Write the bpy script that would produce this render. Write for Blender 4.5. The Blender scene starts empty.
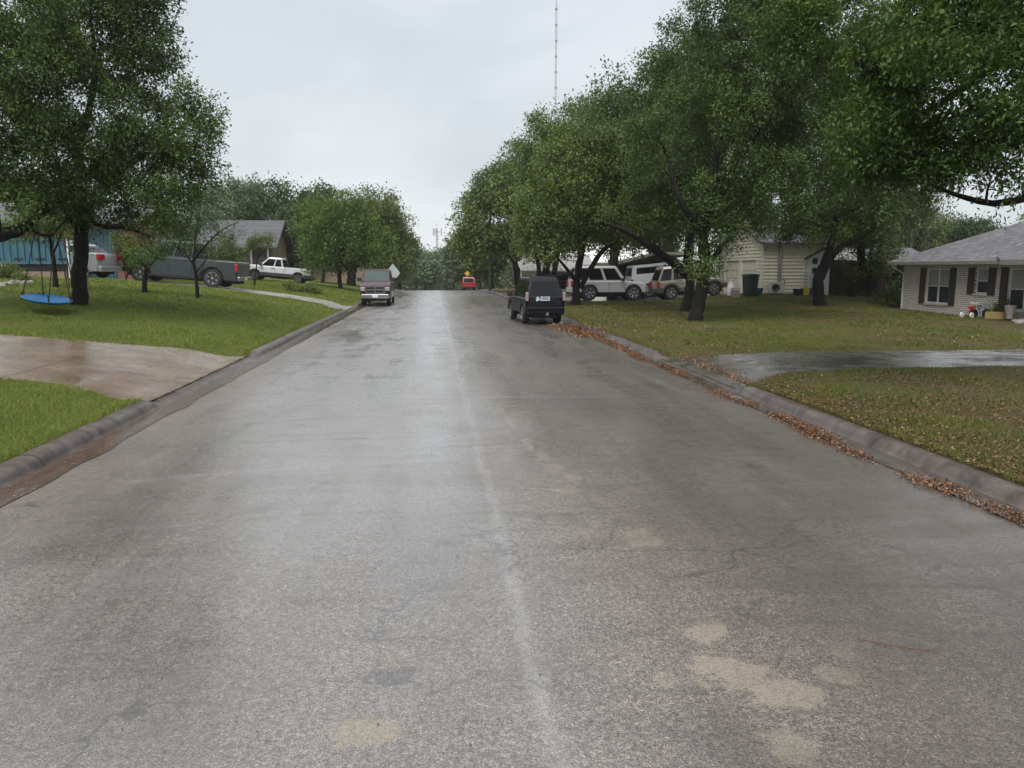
import bpy, math, random
import numpy as np
from mathutils import Vector, Matrix
rng = np.random.default_rng(7)
random.seed(7)
PI = math.pi
R = math.radians
C = bpy.context.scene.collection
F, CH = 770.0, 2.2
YAW, PIT = R(5.647), R(8.567)

# ------------------------------------------------------------------ camera maths
_d = np.array([math.sin(YAW)*math.cos(PIT), math.cos(YAW)*math.cos(PIT), -math.sin(PIT)])
_r = np.array([math.cos(YAW), -math.sin(YAW), 0.0])
_u = np.cross(_r, _d)

def P(px, py, Y):
    """world point seen at photo position (px, py) at distance Y down the street"""
    v = _d + _r*(px-512)/F - _u*(py-384)/F
    t = Y/v[1]
    return np.array([0, 0, CH]) + t*v

# ------------------------------------------------------------------ terrain
def sm(t):
    t = np.clip(t, 0, 1)
    return t*t*(3-2*t)

def road_z(Y):
    Y = np.asarray(Y, float)
    a = 0.000312
    z = -a*np.clip(Y-54, 0, 96)**2
    z = z - 2*a*96*np.clip(Y-150, 0, 40)*0.9
    return z

DIPL = [(12.6, 19.6), (39.8, 45.0)]
DIPR = [(13.2, 18.4), (45.5, 54.0)]
AY = ([-20, 5, 13, 18, 22.5, 26, 33, 41, 52, 64, 80, 400], [.2, .3, .5, .58, .84, 1.0, 1.05, 1.0, .8, .88, .9, .9])
GS = ([0, 2.5, 6, 12, 20, 60, 500], [0, .5, 1.0, 1.55, 1.85, 2.2, 2.2])

def dipmask(Y, dips):
    m = np.zeros_like(Y)
    for a, b in dips:
        m = np.maximum(m, sm((Y-a+.25)/.5)*sm((b+.25-Y)/.5))
    return m

def H(x, Y):
    x = np.asarray(x, float); Y = np.asarray(Y, float)
    x, Y = np.broadcast_arrays(x, Y)
    z = road_z(Y)
    sl = np.clip(-4.65-x, 0, None); sr = np.clip(x-5.55, 0, None)
    A = sum(np.interp(Y+o, *AY) for o in (-2.5, -1.2, 0, 1.2, 2.5))/5
    G = sum(np.interp(np.clip(sl+o, 0, None)*sm(sl/1.5+.2), *GS) for o in (-1, 0, 1))/3
    G = G*sm(sl/1.2)
    hl = .13 + A*G - .095*dipmask(Y, DIPL)*(1-sm(sl/1.6))
    B = .45*sm((sr-7)/7)*sm((Y-38)/7)*sm((24-sr)/8) + .06*sm(sr/3) - .12*sm((sr-12)/8)*sm((40-Y)/8)
    B = B + 2.0*sm((sr-60)/100)
    hr = .13 + B - .095*dipmask(Y, DIPR)*(1-sm(sr/1.6))
    out = np.where(x < -4.64, z+hl, np.where(x > 5.54, z+hr, z))
    return out

def Hf(x, Y): return float(H(x, Y))

def G(px, py, lo=5, hi=140):
    """point on the terrain seen at (px, py)"""
    Ys = np.linspace(lo, hi, 2700)
    v = _d + _r*(px-512)/F - _u*(py-384)/F
    t = Ys/v[1]
    X = v[0]*t; Z = CH+v[2]*t
    h = H(X, Ys)
    i = np.argmax(Z < h) if np.any(Z < h) else len(Ys)-1
    return np.array([X[i], Ys[i], h[i]])

# ------------------------------------------------------------------ node materials
def mat(name):
    m = bpy.data.materials.new(name); m.use_nodes = True
    nt = m.node_tree; nt.nodes.clear()
    out = nt.nodes.new('ShaderNodeOutputMaterial')
    bs = nt.nodes.new('ShaderNodeBsdfPrincipled')
    nt.links.new(bs.outputs[0], out.inputs[0])
    return m, nt, bs

class NT:
    def __init__(s, nt, bs): s.nt, s.bs = nt, bs; s.n = nt.nodes; s.l = nt.links
    def new(s, t, **kw):
        n = s.n.new(t)
        for k, v in kw.items():
            if hasattr(n, k) and not k.startswith('i_'): setattr(n, k, v)
        return n
    def put(s, sock, v):
        if hasattr(v, 'is_linked') or isinstance(v, bpy.types.NodeSocket): s.l.new(v, sock)
        else:
            if isinstance(v, (tuple, list)) and len(v) == 3 and sock.type == 'RGBA': v = (*v, 1)
            sock.default_value = v
    def co(s, kind='Object'):
        return s.new('ShaderNodeTexCoord').outputs[kind]
    def pos(s): return s.new('ShaderNodeNewGeometry').outputs['Position']
    def mapp(s, v, sc=(1, 1, 1), loc=(0, 0, 0), rot=(0, 0, 0)):
        n = s.new('ShaderNodeMapping'); s.put(n.inputs[0], v)
        n.inputs['Scale'].default_value = sc; n.inputs['Location'].default_value = loc; n.inputs['Rotation'].default_value = rot
        return n.outputs[0]
    def noise(s, v, scale, detail=4, rough=.55, dist=0):
        n = s.new('ShaderNodeTexNoise'); s.put(n.inputs['Vector'], v)
        n.inputs['Scale'].default_value = scale; n.inputs['Detail'].default_value = detail
        n.inputs['Roughness'].default_value = rough; n.inputs['Distortion'].default_value = dist
        return n.outputs['Fac']
    def noisec(s, v, scale, detail=2):
        n = s.new('ShaderNodeTexNoise'); s.put(n.inputs['Vector'], v)
        n.inputs['Scale'].default_value = scale; n.inputs['Detail'].default_value = detail
        return n.outputs['Color']
    def vor(s, v, scale, out='Distance', feature='F1'):
        n = s.new('ShaderNodeTexVoronoi', feature=feature); s.put(n.inputs['Vector'], v)
        n.inputs['Scale'].default_value = scale
        return n.outputs[out]
    def ramp(s, f, stops, interp='LINEAR'):
        n = s.new('ShaderNodeValToRGB'); s.put(n.inputs[0], f); cr = n.color_ramp; cr.interpolation = interp
        while len(cr.elements) < len(stops): cr.elements.new(.5)
        for e, (p, c) in zip(cr.elements, stops):
            e.position = p
            e.color = (c, c, c, 1) if isinstance(c, (int, float)) else (*c, 1)
        return n.outputs[0]
    def math(s, op, a, b=0.0, clamp=False, c=None):
        n = s.new('ShaderNodeMath', operation=op, use_clamp=clamp); s.put(n.inputs[0], a); s.put(n.inputs[1], b)
        if c is not None: s.put(n.inputs[2], c)
        return n.outputs[0]
    def mix(s, f, a, b, bt='MIX'):
        n = s.new('ShaderNodeMix', data_type='RGBA', blend_type=bt); s.put(n.inputs[0], f); s.put(n.inputs[6], a); s.put(n.inputs[7], b)
        return n.outputs[2]
    def mixf(s, f, a, b):
        n = s.new('ShaderNodeMix', data_type='FLOAT'); s.put(n.inputs[0], f); s.put(n.inputs[2], a); s.put(n.inputs[3], b)
        return n.outputs[0]
    def sep(s, v):
        n = s.new('ShaderNodeSeparateXYZ'); s.put(n.inputs[0], v); return n.outputs
    def comb(s, x, y, z=0.0):
        n = s.new('ShaderNodeCombineXYZ'); s.put(n.inputs[0], x); s.put(n.inputs[1], y); s.put(n.inputs[2], z); return n.outputs[0]
    def bump(s, h, strength=.3, dist=.01, normal=None):
        n = s.new('ShaderNodeBump'); n.inputs['Strength'].default_value = strength; n.inputs['Distance'].default_value = dist
        s.put(n.inputs['Height'], h)
        if normal is not None: s.put(n.inputs['Normal'], normal)
        return n.outputs[0]
    def set(s, **kw):
        names = dict(col='Base Color', rough='Roughness', nrm='Normal', metal='Metallic', spec='Specular IOR Level', coat='Coat Weight', trans='Transmission Weight', crough='Coat Roughness', alpha='Alpha')
        for k, v in kw.items(): s.put(s.bs.inputs[names[k]], v)

def simple(name, col, rough=.6, metal=0, var=.12, nscale=6, spec=.5, coat=0, bump=0, bscale=60):
    m, nt, bs = mat(name); t = NT(nt, bs)
    c = t.co()
    n = t.noise(c, nscale, 5)
    lo = tuple(x*(1-var) for x in col); hi = tuple(min(1, x*(1+var)) for x in col)
    t.set(col=t.ramp(n, [(.3, lo), (.7, hi)]), rough=t.mixf(n, max(0.03, rough-.07), min(1, rough+.07)), metal=metal, spec=spec, coat=coat)
    if coat: t.set(crough=.06)
    if bump: t.set(nrm=t.bump(t.noise(c, bscale, 3), bump, .01))
    return m

M = {}
# --- asphalt
def m_asphalt():
    m, nt, bs = mat('asphalt_wet'); t = NT(nt, bs)
    p = t.pos(); x, y, z = t.sep(p)
    warp = t.noise(t.mapp(p, (.35, .18, 1)), 1.0, 3)
    # fine aggregate
    v = t.new('ShaderNodeTexVoronoi'); t.put(v.inputs['Vector'], p); v.inputs['Scale'].default_value = 170
    cell = t.sep(v.outputs['Color'])[0]
    v2 = t.new('ShaderNodeTexVoronoi'); t.put(v2.inputs['Vector'], p); v2.inputs['Scale'].default_value = 95
    cell2 = t.sep(v2.outputs['Color'])[1]
    agg = t.ramp(cell, [(0, (.03, .0275, .026)), (.35, (.085, .077, .071)), (.65, (.17, .153, .14)), (.93, (.26, .235, .212)), (1, (.38, .345, .31))])
    agg2 = t.ramp(cell2, [(0, (.045, .041, .038)), (.6, (.13, .117, .107)), (.95, (.21, .19, .17)), (1, (.36, .325, .29))])
    col = t.mix(.35, agg, agg2)
    mid = t.noise(p, 34, 4, .8)
    col = t.mix(1.0, col, t.ramp(mid, [(.34, .5), (.5, 1.0), (.66, 1.6)]), 'MULTIPLY')
    col = t.mix(1.0, col, (1.32, 1.26, 1.2), 'MULTIPLY')
    grit = t.noise(p, 260, 2, .6)
    col = t.mix(1.0, col, t.ramp(grit, [(.35, .7), (.65, 1.3)]), 'MULTIPLY')
    big = t.noise(t.mapp(p, (.8, .22, 1)), 1.1, 5, .6, .6)
    col = t.mix(t.ramp(big, [(.42, .0), (.64, .42)]), col, (.055, .048, .042))
    sheen_tone = t.ramp(t.math('ADD', t.math('MULTIPLY', x, .125), t.math('ADD', .25, t.math('MULTIPLY', warp, .5))), [(.12, 0), (.3, .55), (.5, .6), (.62, 0)])  # sky sheen left of centre, painted as a lighter base colour
    sheen_tone = t.math('MULTIPLY', sheen_tone, t.ramp(y, [(.0, 0), (1, 1)]))
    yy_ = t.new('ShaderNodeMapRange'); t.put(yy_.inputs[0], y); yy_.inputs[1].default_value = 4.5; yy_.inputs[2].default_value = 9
    sheen_tone = t.math('MULTIPLY', sheen_tone, yy_.outputs[0])
    col = t.mix(sheen_tone, col, t.mix(.6, col, (.34, .335, .33)))
    brown = t.noise(t.mapp(p, (.5, .3, 1), (3, 9, 0)), 1.0, 4)
    col = t.mix(t.math('MULTIPLY', t.ramp(brown, [(.45, 0), (.7, .3)]), 1.0), col, (.16, .13, .10))
    # position across the road with a slow wobble
    wob = t.math('MULTIPLY', t.math('SUBTRACT', warp, .5), .9)
    xx = t.math('ADD', x, wob)
    # tan bare patches (worn to the base course)
    tanc = t.mix(t.noise(p, 40, 4), (.24, .205, .155), (.42, .37, .29))
    edge = t.math('MULTIPLY', t.math('SUBTRACT', t.noise(p, 13, 9, .85), .5), 2.6)
    edge2 = t.math('MULTIPLY', t.math('SUBTRACT', t.noise(p, 4.2, 3, .6), .5), 2.3)
    mask = None
    for (px, py, rx, ry, st) in PATCHES:
        dx = t.math('DIVIDE', t.math('SUBTRACT', x, px), rx); dy = t.math('DIVIDE', t.math('SUBTRACT', y, py), ry)
        d = t.math('SQRT', t.math('ADD', t.math('MULTIPLY', dx, dx), t.math('MULTIPLY', dy, dy)))
        d = t.math('ADD', t.math('ADD', d, edge), edge2)
        mm = t.math('MULTIPLY', t.math('SUBTRACT', 1.22, d, True), st*4.0, True)
        mm = t.math('MINIMUM', mm, st)
        mask = mm if mask is None else t.math('MAXIMUM', mask, mm)
    mask = t.math('MULTIPLY', mask, t.ramp(t.noise(p, 48, 5, .8), [(.36, .15), (.47, 1)]))
    col = t.mix(t.math('MULTIPLY', mask, t.ramp(cell, [(.1, .6), (.6, .97)])), col, tanc)
    # centre seam, a lighter smoother ridge that wanders
    cx = t.math('ADD', .52, t.math('MULTIPLY', t.math('SUBTRACT', t.noise(t.mapp(p, (0, .25, 0)), 1.0, 3), .5), .22))
    cx = t.math('SUBTRACT', cx, t.math('MULTIPLY', y, .003))
    dc = t.math('ABSOLUTE', t.math('SUBTRACT', x, cx))
    wdt = t.math('ADD', .045, t.math('MULTIPLY', t.noise(t.mapp(p, (6, 2.5, 1)), 2.0, 5, .7), .085))
    seam = t.ramp(t.math('DIVIDE', dc, wdt), [(.25, 1), (1.0, 0)])
    seamw = t.math('MULTIPLY', seam, t.ramp(t.noise(t.mapp(p, (3, .8, 1)), 2.6, 6, .75), [(.36, .25), (.56, 1)]))
    col = t.mix(t.math('MULTIPLY', t.math('MULTIPLY', seamw, t.ramp(cell2, [(.2, .5), (.8, 1)])), .6), col, (.34, .325, .31))
    # cross seams: light ones on the left lane, one on the right, dark hairline cracks
    def cross(y0, x0, x1, w, bend, amp=.35):
        yy = t.math('ADD', y0, t.math('MULTIPLY', t.math('SUBTRACT', t.noise(t.mapp(p, (.5, 0, 0), (y0, 0, 0)), 1.0, 4), .5), amp))
        yy = t.math('ADD', yy, t.math('MULTIPLY', t.math('MULTIPLY', x, x), bend))
        dd = t.math('ABSOLUTE', t.math('SUBTRACT', y, yy))
        mk = t.ramp(t.math('DIVIDE', dd, w), [(.3, 1), (1.0, 0)])
        inside = t.math('MULTIPLY', t.math('GREATER_THAN', x, x0), t.math('LESS_THAN', x, x1))
        return t.math('MULTIPLY', mk, inside)
    l1 = cross(8.6, -3.2, .5, .10, -.05); l2 = cross(12.9, .45, 3.3, .10, .0)
    light = t.math('MAXIMUM', l1, l2)
    light = t.math('MULTIPLY', light, t.mixf(t.noise(p, 6, 5, .7), .0, 1.2))
    col = t.mix(t.math('MULTIPLY', light, .5), col, (.3, .29, .28))
    d1 = cross(9.9, -3.8, .2, .03, -.02, .8); d2 = cross(15.5, -2.5, 3.8, .035, .03, 1.0); d3 = cross(21, -3.5, .4, .04, .02, 1.2); d4 = cross(26, .5, 4.6, .05, .02, 1.4)
    dark = t.math('MAXIMUM', t.math('MAXIMUM', d1, d2), t.math('MAXIMUM', d3, d4))
    dark = t.math('MULTIPLY', dark, t.ramp(t.noise(p, 4, 3), [(.42, 0), (.55, 1)]))
    col = t.mix(t.math('MULTIPLY', dark, .7), col, (.03, .028, .026))
    rt = t.ramp(t.math('ADD', t.math('MULTIPLY', xx, .1), .4), [(.5, 0), (.66, .6)])  # right lane darkened in the colour, standing in for reflected trees
    col = t.mix(rt, col, t.mix(.8, col, (.04, .032, .024)))
    # fine map cracking
    wv = t.new('ShaderNodeVectorMath', operation='ADD'); t.put(wv.inputs[0], t.mapp(p, (.55, 1.1, 0)))
    sc_ = t.new('ShaderNodeVectorMath', operation='SCALE'); t.put(sc_.inputs[0], t.noisec(p, 2.2, 5)); sc_.inputs['Scale'].default_value = .55
    t.put(wv.inputs[1], sc_.outputs[0])
    ce = t.vor(wv.outputs[0], 1.35, 'Distance', 'DISTANCE_TO_EDGE')
    ck = t.math('MULTIPLY', t.ramp(ce, [(.006, 1), (.02, 0)]), t.ramp(t.noise(t.mapp(p, (.3, .3, 1), (8, 3, 0)), 1.6, 4), [(.47, 0), (.6, 1)]))
    col = t.mix(t.math('MULTIPLY', ck, .55), col, (.03, .027, .025))
    # wet film: roughness in streaks along the road
    wet = t.noise(t.mapp(p, (1.0, .16, 1), (0, 3, 0)), 1.3, 6, .62, .8)
    streak = t.noise(t.mapp(p, (.35, 1.6, 1), (5, 2, 0)), 1.0, 6, .68, 1.2)
    w = t.math('ADD', t.math('MULTIPLY', wet, .55), t.math('MULTIPLY', streak, .45))
    dk = t.math('MULTIPLY', t.ramp(streak, [(.48, 0), (.66, .55)]), t.ramp(t.math('ADD', t.math('MULTIPLY', x, .1), t.math('MULTIPLY', warp, .6)), [(.25, .15), (.6, 1)]))
    col = t.mix(dk, col, (.055, .046, .036))
    rough = t.ramp(w, [(.36, .24), (.5, .34), (.64, .5)])
    rough = t.mixf(t.math('MULTIPLY', seamw, .8), rough, .2)
    rough = t.mixf(mask, rough, .5)
    t.set(col=col, rough=rough, spec=.5)
    h = t.math('ADD', t.math('MULTIPLY', v.outputs['Distance'], -1.0), t.math('MULTIPLY', v2.outputs['Distance'], -.6))
    b1 = t.bump(h, .5, .008)
    b2 = t.bump(streak, .18, .03, b1)
    t.set(nrm=b2)
    # standing film of water
    zl_ = t.ramp(t.math('ADD', t.math('MULTIPLY', xx, .125), .5), [(.04, .3), (.14, 1.0), (.55, 1.0), (.62, .5), (.72, .2), (.95, .5)])
    gloss = t.math('MULTIPLY', zl_, t.ramp(w, [(.5, 1.0), (.7, .45)]))
    gloss = t.math('MAXIMUM', gloss, seamw)
    t.put(bs.inputs['Coat Weight'], t.math('MAXIMUM', t.math('MULTIPLY', gloss, t.math('SUBTRACT', 1.0, mask)), t.math('MULTIPLY', seamw, .8)))
    t.put(bs.inputs['Coat Roughness'], t.ramp(w, [(.38, .16), (.5, .30), (.66, .45)])); bs.inputs['Coat IOR'].default_value = 2.1
    cb = t.bump(t.math('ADD', streak, t.math('MULTIPLY', t.noise(p, 30, 4, .7), .25)), .09, .03)
    t.put(bs.inputs['Coat Normal'], cb)
    return m
PATCHES = [(1.60, 4.27, .13, .10, .85), (1.60, 3.80, .21, .15, .9), (1.78, 3.55, .18, .12, .9), (1.60, 3.10, .11, .17, .85), (-.36, 3.42, .13, .11, .75), (.28, 4.9, .04, .03, .5),
           (1.12, 9.3, .05, .3, .4), (1.22, 8.7, .06, .18, .4), (1.3, 8.2, .09, .16, .45), (1.42, 7.75, .07, .1, .45), (1.28, 7.35, .13, .1, .45), (1.5, 7.0, .06, .12, .35), (1.05, 10.6, .05, .4, .4), (.98, 11.8, .05, .4, .3), (1.35, 6.3, .05, .08, .35), (1.65, 5.9, .12, .18, .5), (2.15, 3.7, .09, .09, .5), (2.3, 3.95, .08, .1, .35), (1.2, 3.75, .06, .07, .5), (-.3, 4.1, .03, .03, .4)]
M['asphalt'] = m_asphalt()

def m_concrete(name, c1, c2, dirt, rough=(.25, .55), joints=None, dscale=.7):
    m, nt, bs = mat(name); t = NT(nt, bs); p = t.pos(); x, y, z = t.sep(p)
    n = t.noise(p, 3, 6, .65); n2 = t.noise(p, 90, 3, .6)
    col = t.mix(n, c1, c2)
    col = t.mix(t.math('MULTIPLY', n2, .35), col, tuple(a*.45 for a in c1))
    dn = t.noise(t.mapp(p, (dscale, dscale*1.6, 1)), 1.2, 5, .6, .5)
    col = t.mix(t.ramp(dn, [(.4, 0), (.62, .8)]), col, dirt)
    if joints:
        ax, step, off, w = joints
        s = x if ax == 'x' else y
        wob = t.math('MULTIPLY', t.noise(p, 1.5, 3), .05)
        f = t.math('FRACT', t.math('DIVIDE', t.math('ADD', t.math('ADD', s, wob), off), step))
        f = t.math('ABSOLUTE', t.math('SUBTRACT', f, .5))
        j = t.math('GREATER_THAN', f, .5-w/step)
        col = t.mix(t.math('MULTIPLY', j, .8), col, (.02, .017, .014))
    grime = t.noise(p, 11, 6, .75)
    col = t.mix(1.0, col, t.ramp(grime, [(.3, .62), (.5, 1.0), (.7, 1.25)]), 'MULTIPLY')
    if rough[0] < .2:
        bs.inputs['Coat Weight'].default_value = .45 if 'tan' in name else .8; bs.inputs['Coat IOR'].default_value = 1.5
        t.put(bs.inputs['Coat Roughness'], t.ramp(t.noise(t.mapp(p, (.7, 1.4, 1)), 1.6, 5), [(.38, .05), (.62, .32)]))
    t.set(col=col, rough=t.ramp(t.noise(t.mapp(p, (1, .6, 1)), 2.2, 5), [(.35, rough[0]), (.65, rough[1])]), nrm=t.bump(t.math('ADD', n2, t.math('MULTIPLY', n, .8)), .4, .01))
    return m
M['kerb'] = m_concrete('kerb_concrete', (.095, .075, .066), (.165, .135, .118), (.045, .034, .029), (.3, .55), ('y', 3.05, .3, .028), 2.4)
M['drive_tan'] = m_concrete('driveway_wet_tan', (.23, .155, .10), (.31, .22, .15), (.13, .082, .05), (.06, .26), ('x', 3.4, .4, .02))
M['drive_grey'] = m_concrete('driveway_wet_grey', (.16, .145, .13), (.24, .22, .205), (.06, .05, .045), (.05, .3), ('x', 3.0, 1.5, .03))
M['drive_pale'] = m_concrete('path_pale_concrete', (.3, .29, .26), (.38, .36, .33), (.22, .2, .17), (.25, .5), ('x', 3.0, .5, .02))

def m_water():
    m, nt, bs = mat('muddy_gutter_water'); t = NT(nt, bs); p = t.pos()
    n = t.noise(t.mapp(p, (5, 2, 1)), 3, 5, .6, 1.0)
    col = t.ramp(n, [(.3, (.055, .034, .022)), (.6, (.105, .066, .042)), (.8, (.17, .125, .09))])
    sp = t.vor(t.mapp(p, (1, .8, 1)), 17); spm = t.ramp(sp, [(.08, 1), (.16, 0)])
    gate = t.ramp(t.noise(p, 3, 3), [(.42, 0), (.58, 1)])
    col = t.mix(t.math('MULTIPLY', spm, gate), col, (.6, .5, .38))
    t.set(col=col, rough=.08, spec=.6, nrm=t.bump(t.noise(t.mapp(p, (1, .5, 1)), 14, 4, .6, 1.2), .35, .02))
    return m
M['water'] = m_water()

def m_ground():
    m, nt, bs = mat('lawn_soil'); t = NT(nt, bs); p = t.pos(); x, y, z = t.sep(p)
    n = t.noise(p, .5, 5, .6); f = t.noise(p, 14, 5, .7); g = t.noise(t.mapp(p, (1, 1, 1)), 60, 3, .7)
    left = t.mix(n, (.11, .145, .022), (.185, .215, .038))
    left = t.mix(t.math('MULTIPLY', f, .8), left, (.05, .07, .014))
    patch = t.ramp(t.noise(p, .9, 4, .6), [(.56, 0), (.72, .7)])
    left = t.mix(patch, left, (.14, .13, .05))
    right = t.mix(n, (.085, .098, .02), (.15, .13, .04))
    lit = t.ramp(t.noise(p, .45, 5, .65, .4), [(.44, 0), (.62, .85)])
    right = t.mix(lit, right, (.13, .085, .04))
    right = t.mix(t.math('MULTIPLY', f, .7), right, (.045, .04, .015))
    side = t.math('GREATER_THAN', x, 0)
    col = t.mix(side, left, right)
    # bare earth along the kerb and a bare spot
    e1 = t.ramp(t.math('ADD', t.math('SUBTRACT', x, 5.55), t.math('MULTIPLY', t.math('SUBTRACT', f, .5), .6)), [(.05, .8), (.35, 0)])
    col = t.mix(t.math('MULTIPLY', e1, side), col, (.07, .045, .028))
    bx = t.math('SUBTRACT', x, BARE[0]); by = t.math('SUBTRACT', y, BARE[1])
    d = t.math('SQRT', t.math('ADD', t.math('MULTIPLY', bx, bx), t.math('MULTIPLY', t.math('MULTIPLY', by, by), .5)))
    bm = t.ramp(t.math('ADD', d, t.math('MULTIPLY', t.math('SUBTRACT', t.noise(p, 3, 5, .7), .5), 1.0)), [(.35, .9), (.75, 0)])
    col = t.mix(bm, col, (.06, .042, .028))
    t.set(col=col, rough=.8, spec=.25, nrm=t.bump(t.math('ADD', f, g), .9, .05))
    return m
BARE = G(160, 308)
M['ground'] = m_ground()

def m_attr(name, stops, rough=.5, transl=.25, spec=.4, noise_mix=None):
    """per leaf random tone (attribute rnd) along a ramp, with translucency"""
    m, nt, bs = mat(name); t = NT(nt, bs)
    a = t.new('ShaderNodeAttribute', attribute_name='rnd')
    f = a.outputs['Fac']
    if noise_mix:
        f = t.math('ADD', t.math('MULTIPLY', f, 1-noise_mix), t.math('MULTIPLY', t.ramp(t.noise(t.pos(), .55, 4, .6), [(.3, 0), (.7, 1)]), noise_mix))
    col = t.ramp(f, stops)
    t.set(col=col, rough=rough, spec=spec)
    if transl:
        tr = nt.nodes.new('ShaderNodeBsdfTranslucent'); nt.links.new(t.mix(.5, col, (.12, .16, .02)), tr.inputs[0])
        mx = nt.nodes.new('ShaderNodeMixShader'); mx.inputs[0].default_value = transl
        nt.links.new(bs.outputs[0], mx.inputs[1]); nt.links.new(tr.outputs[0], mx.inputs[2])
        out = [n for n in nt.nodes if n.type == 'OUTPUT_MATERIAL'][0]
        nt.links.new(mx.outputs[0], out.inputs[0])
    return m
M['leaf_oak'] = m_attr('leaf_live_oak', [(0, (0.041, 0.069, 0.020)), (.45, (0.076, 0.123, 0.031)), (.8, (0.123, 0.179, 0.040)), (1, (0.204, 0.249, 0.050))], .55, .25, .3, .45)
M['leaf_oak_pale'] = m_attr('leaf_pale_oak', [(0, (0.062, 0.094, 0.028)), (.45, (0.116, 0.167, 0.044)), (.8, (0.188, 0.243, 0.056)), (1, (0.310, 0.337, 0.071))], .55, .25, .3, .45)
M['leaf_near'] = m_attr('leaf_near_oak', [(0, (0.032, 0.061, 0.015)), (.5, (0.063, 0.117, 0.024)), (.85, (0.113, 0.178, 0.030)), (1, (0.189, 0.222, 0.036))], .55, .3, .3, .35)
M['leaf_bright'] = m_attr('leaf_bright', [(0, (0.068, 0.124, 0.028)), (.5, (0.115, 0.187, 0.039)), (1, (0.203, 0.273, 0.058))], .55, .3, .3, .4)
M['leaf_olive'] = m_attr('leaf_olive', [(0, (0.081, 0.108, 0.030)), (.5, (0.135, 0.176, 0.047)), (1, (0.230, 0.243, 0.068))], .55, .3, .3, .4)
M['leaf_grey'] = m_attr('leaf_grey', [(0, (0.087, 0.131, 0.072)), (.5, (0.145, 0.196, 0.109)), (1, (0.232, 0.275, 0.160))], .55, .25, .3, .4)  # pale grey leaves; the haze over far trees is put into this colour
M['leaf_dark'] = m_attr('leaf_dark', [(0, (0.032, 0.056, 0.023)), (.5, (0.058, 0.092, 0.033)), (1, (0.095, 0.135, 0.045))], .55, .2, .3, .4)
M['grass_left'] = m_attr('grass_lush', [(0, (0.085, 0.113, 0.020)), (.45, (0.174, 0.222, 0.035)), (.85, (0.263, 0.303, 0.059)), (1, (0.432, 0.397, 0.188))], .5, .3, .35, .3)
M['grass_right'] = m_attr('grass_thin', [(0, (.06, .08, .014)), (.45, (.115, .15, .022)), (.75, (.19, .20, .035)), (1, (.32, .26, .09))], .5, .25, .3, .4)
M['litter'] = m_attr('fallen_oak_leaves', [(0, (.03, .015, .01)), (.35, (.11, .042, .016)), (.7, (.24, .09, .03)), (.9, (.34, .16, .06)), (1, (.45, .29, .14))], .35, .1, .5)
M['litter_lawn'] = m_attr('litter_on_grass', [(0, (.05, .028, .014)), (.5, (.13, .066, .025)), (.92, (.21, .12, .05)), (1, (.38, .3, .16))], .5, .1, .4)

def m_bark():
    m, nt, bs = mat('bark'); t = NT(nt, bs); c = t.pos()
    n = t.noise(t.mapp(c, (1, 1, .25)), 22, 5, .7, .4); n2 = t.noise(c, 1.3, 4)
    col = t.ramp(n, [(.3, (.008, .007, .006)), (.55, (.020, .017, .015)), (.8, (.05, .042, .036))])
    col = t.mix(t.ramp(n2, [(.5, 0), (.8, .4)]), col, (.05, .055, .035))
    t.set(col=col, rough=.8, spec=.2, nrm=t.bump(n, 1.0, .04)); return m
M['bark'] = m_bark()

def m_brick(name, cols, mortar, sc, axis='y', bumpd=.01):
    m, nt, bs = mat(name); t = NT(nt, bs); x, y, z = t.sep(t.pos())
    v = t.comb(y if axis == 'y' else x, z, 0.0)
    n = nt.nodes.new('ShaderNodeTexBrick'); t.put(n.inputs['Vector'], v)
    n.inputs['Scale'].default_value = 1.0; n.inputs['Brick Width'].default_value = sc[0]; n.inputs['Row Height'].default_value = sc[1]
    n.inputs['Mortar Size'].default_value = sc[2]; n.inputs['Mortar Smooth'].default_value = .2
    n.inputs['Color1'].default_value = (*cols[0], 1); n.inputs['Color2'].default_value = (*cols[1], 1); n.inputs['Mortar'].default_value = (*mortar, 1)
    n.inputs['Bias'].default_value = 0
    nn = t.noise(t.pos(), 5, 5, .65)
    col = t.mix(t.ramp(nn, [(.45, 0), (.7, .5)]), n.outputs['Color'], cols[2])
    t.set(col=col, rough=.75, nrm=t.bump(t.math('ADD', t.math('MULTIPLY', n.outputs['Fac'], -1), t.math('MULTIPLY', nn, .3)), .8, bumpd)); return m
M['brick_white'] = m_brick('painted_brick', ((.82, .79, .75), (.68, .64, .60), (.52, .44, .39)), (.2, .15, .13), (.24, .085, .012))
M['brick_red'] = m_brick('red_brick', ((.22, .09, .06), (.15, .06, .04), (.28, .14, .09)), (.2, .16, .13), (.24, .08, .01), 'x')
M['brick_tan'] = m_brick('tan_brick', ((.30, .20, .14), (.22, .14, .10), (.34, .25, .17)), (.28, .24, .2), (.24, .08, .01), 'x')

def m_shingle(name, a, b, c):
    m, nt, bs = mat(name); t = NT(nt, bs); p = t.co()
    x, y, z = t.sep(p)
    n = nt.nodes.new('ShaderNodeTexBrick'); t.put(n.inputs['Vector'], t.comb(y, t.math('MULTIPLY', z, 2.4), 0.0))
    n.inputs['Scale'].default_value = 1.0; n.inputs['Brick Width'].default_value = .3; n.inputs['Row Height'].default_value = .3
    n.inputs['Mortar Size'].default_value = .012; n.inputs['Bias'].default_value = 0
    n.inputs['Color1'].default_value = (*a, 1); n.inputs['Color2'].default_value = (*b, 1); n.inputs['Mortar'].default_value = (*c, 1)
    nn = t.noise(p, 4.5, 6, .8)
    col = t.mix(t.ramp(nn, [(.42, 0), (.58, .95)]), n.outputs['Color'], b)
    t.set(col=col, rough=.8, spec=.3, nrm=t.bump(t.math('ADD', nn, n.outputs['Fac']), .8, .03)); return m
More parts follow.
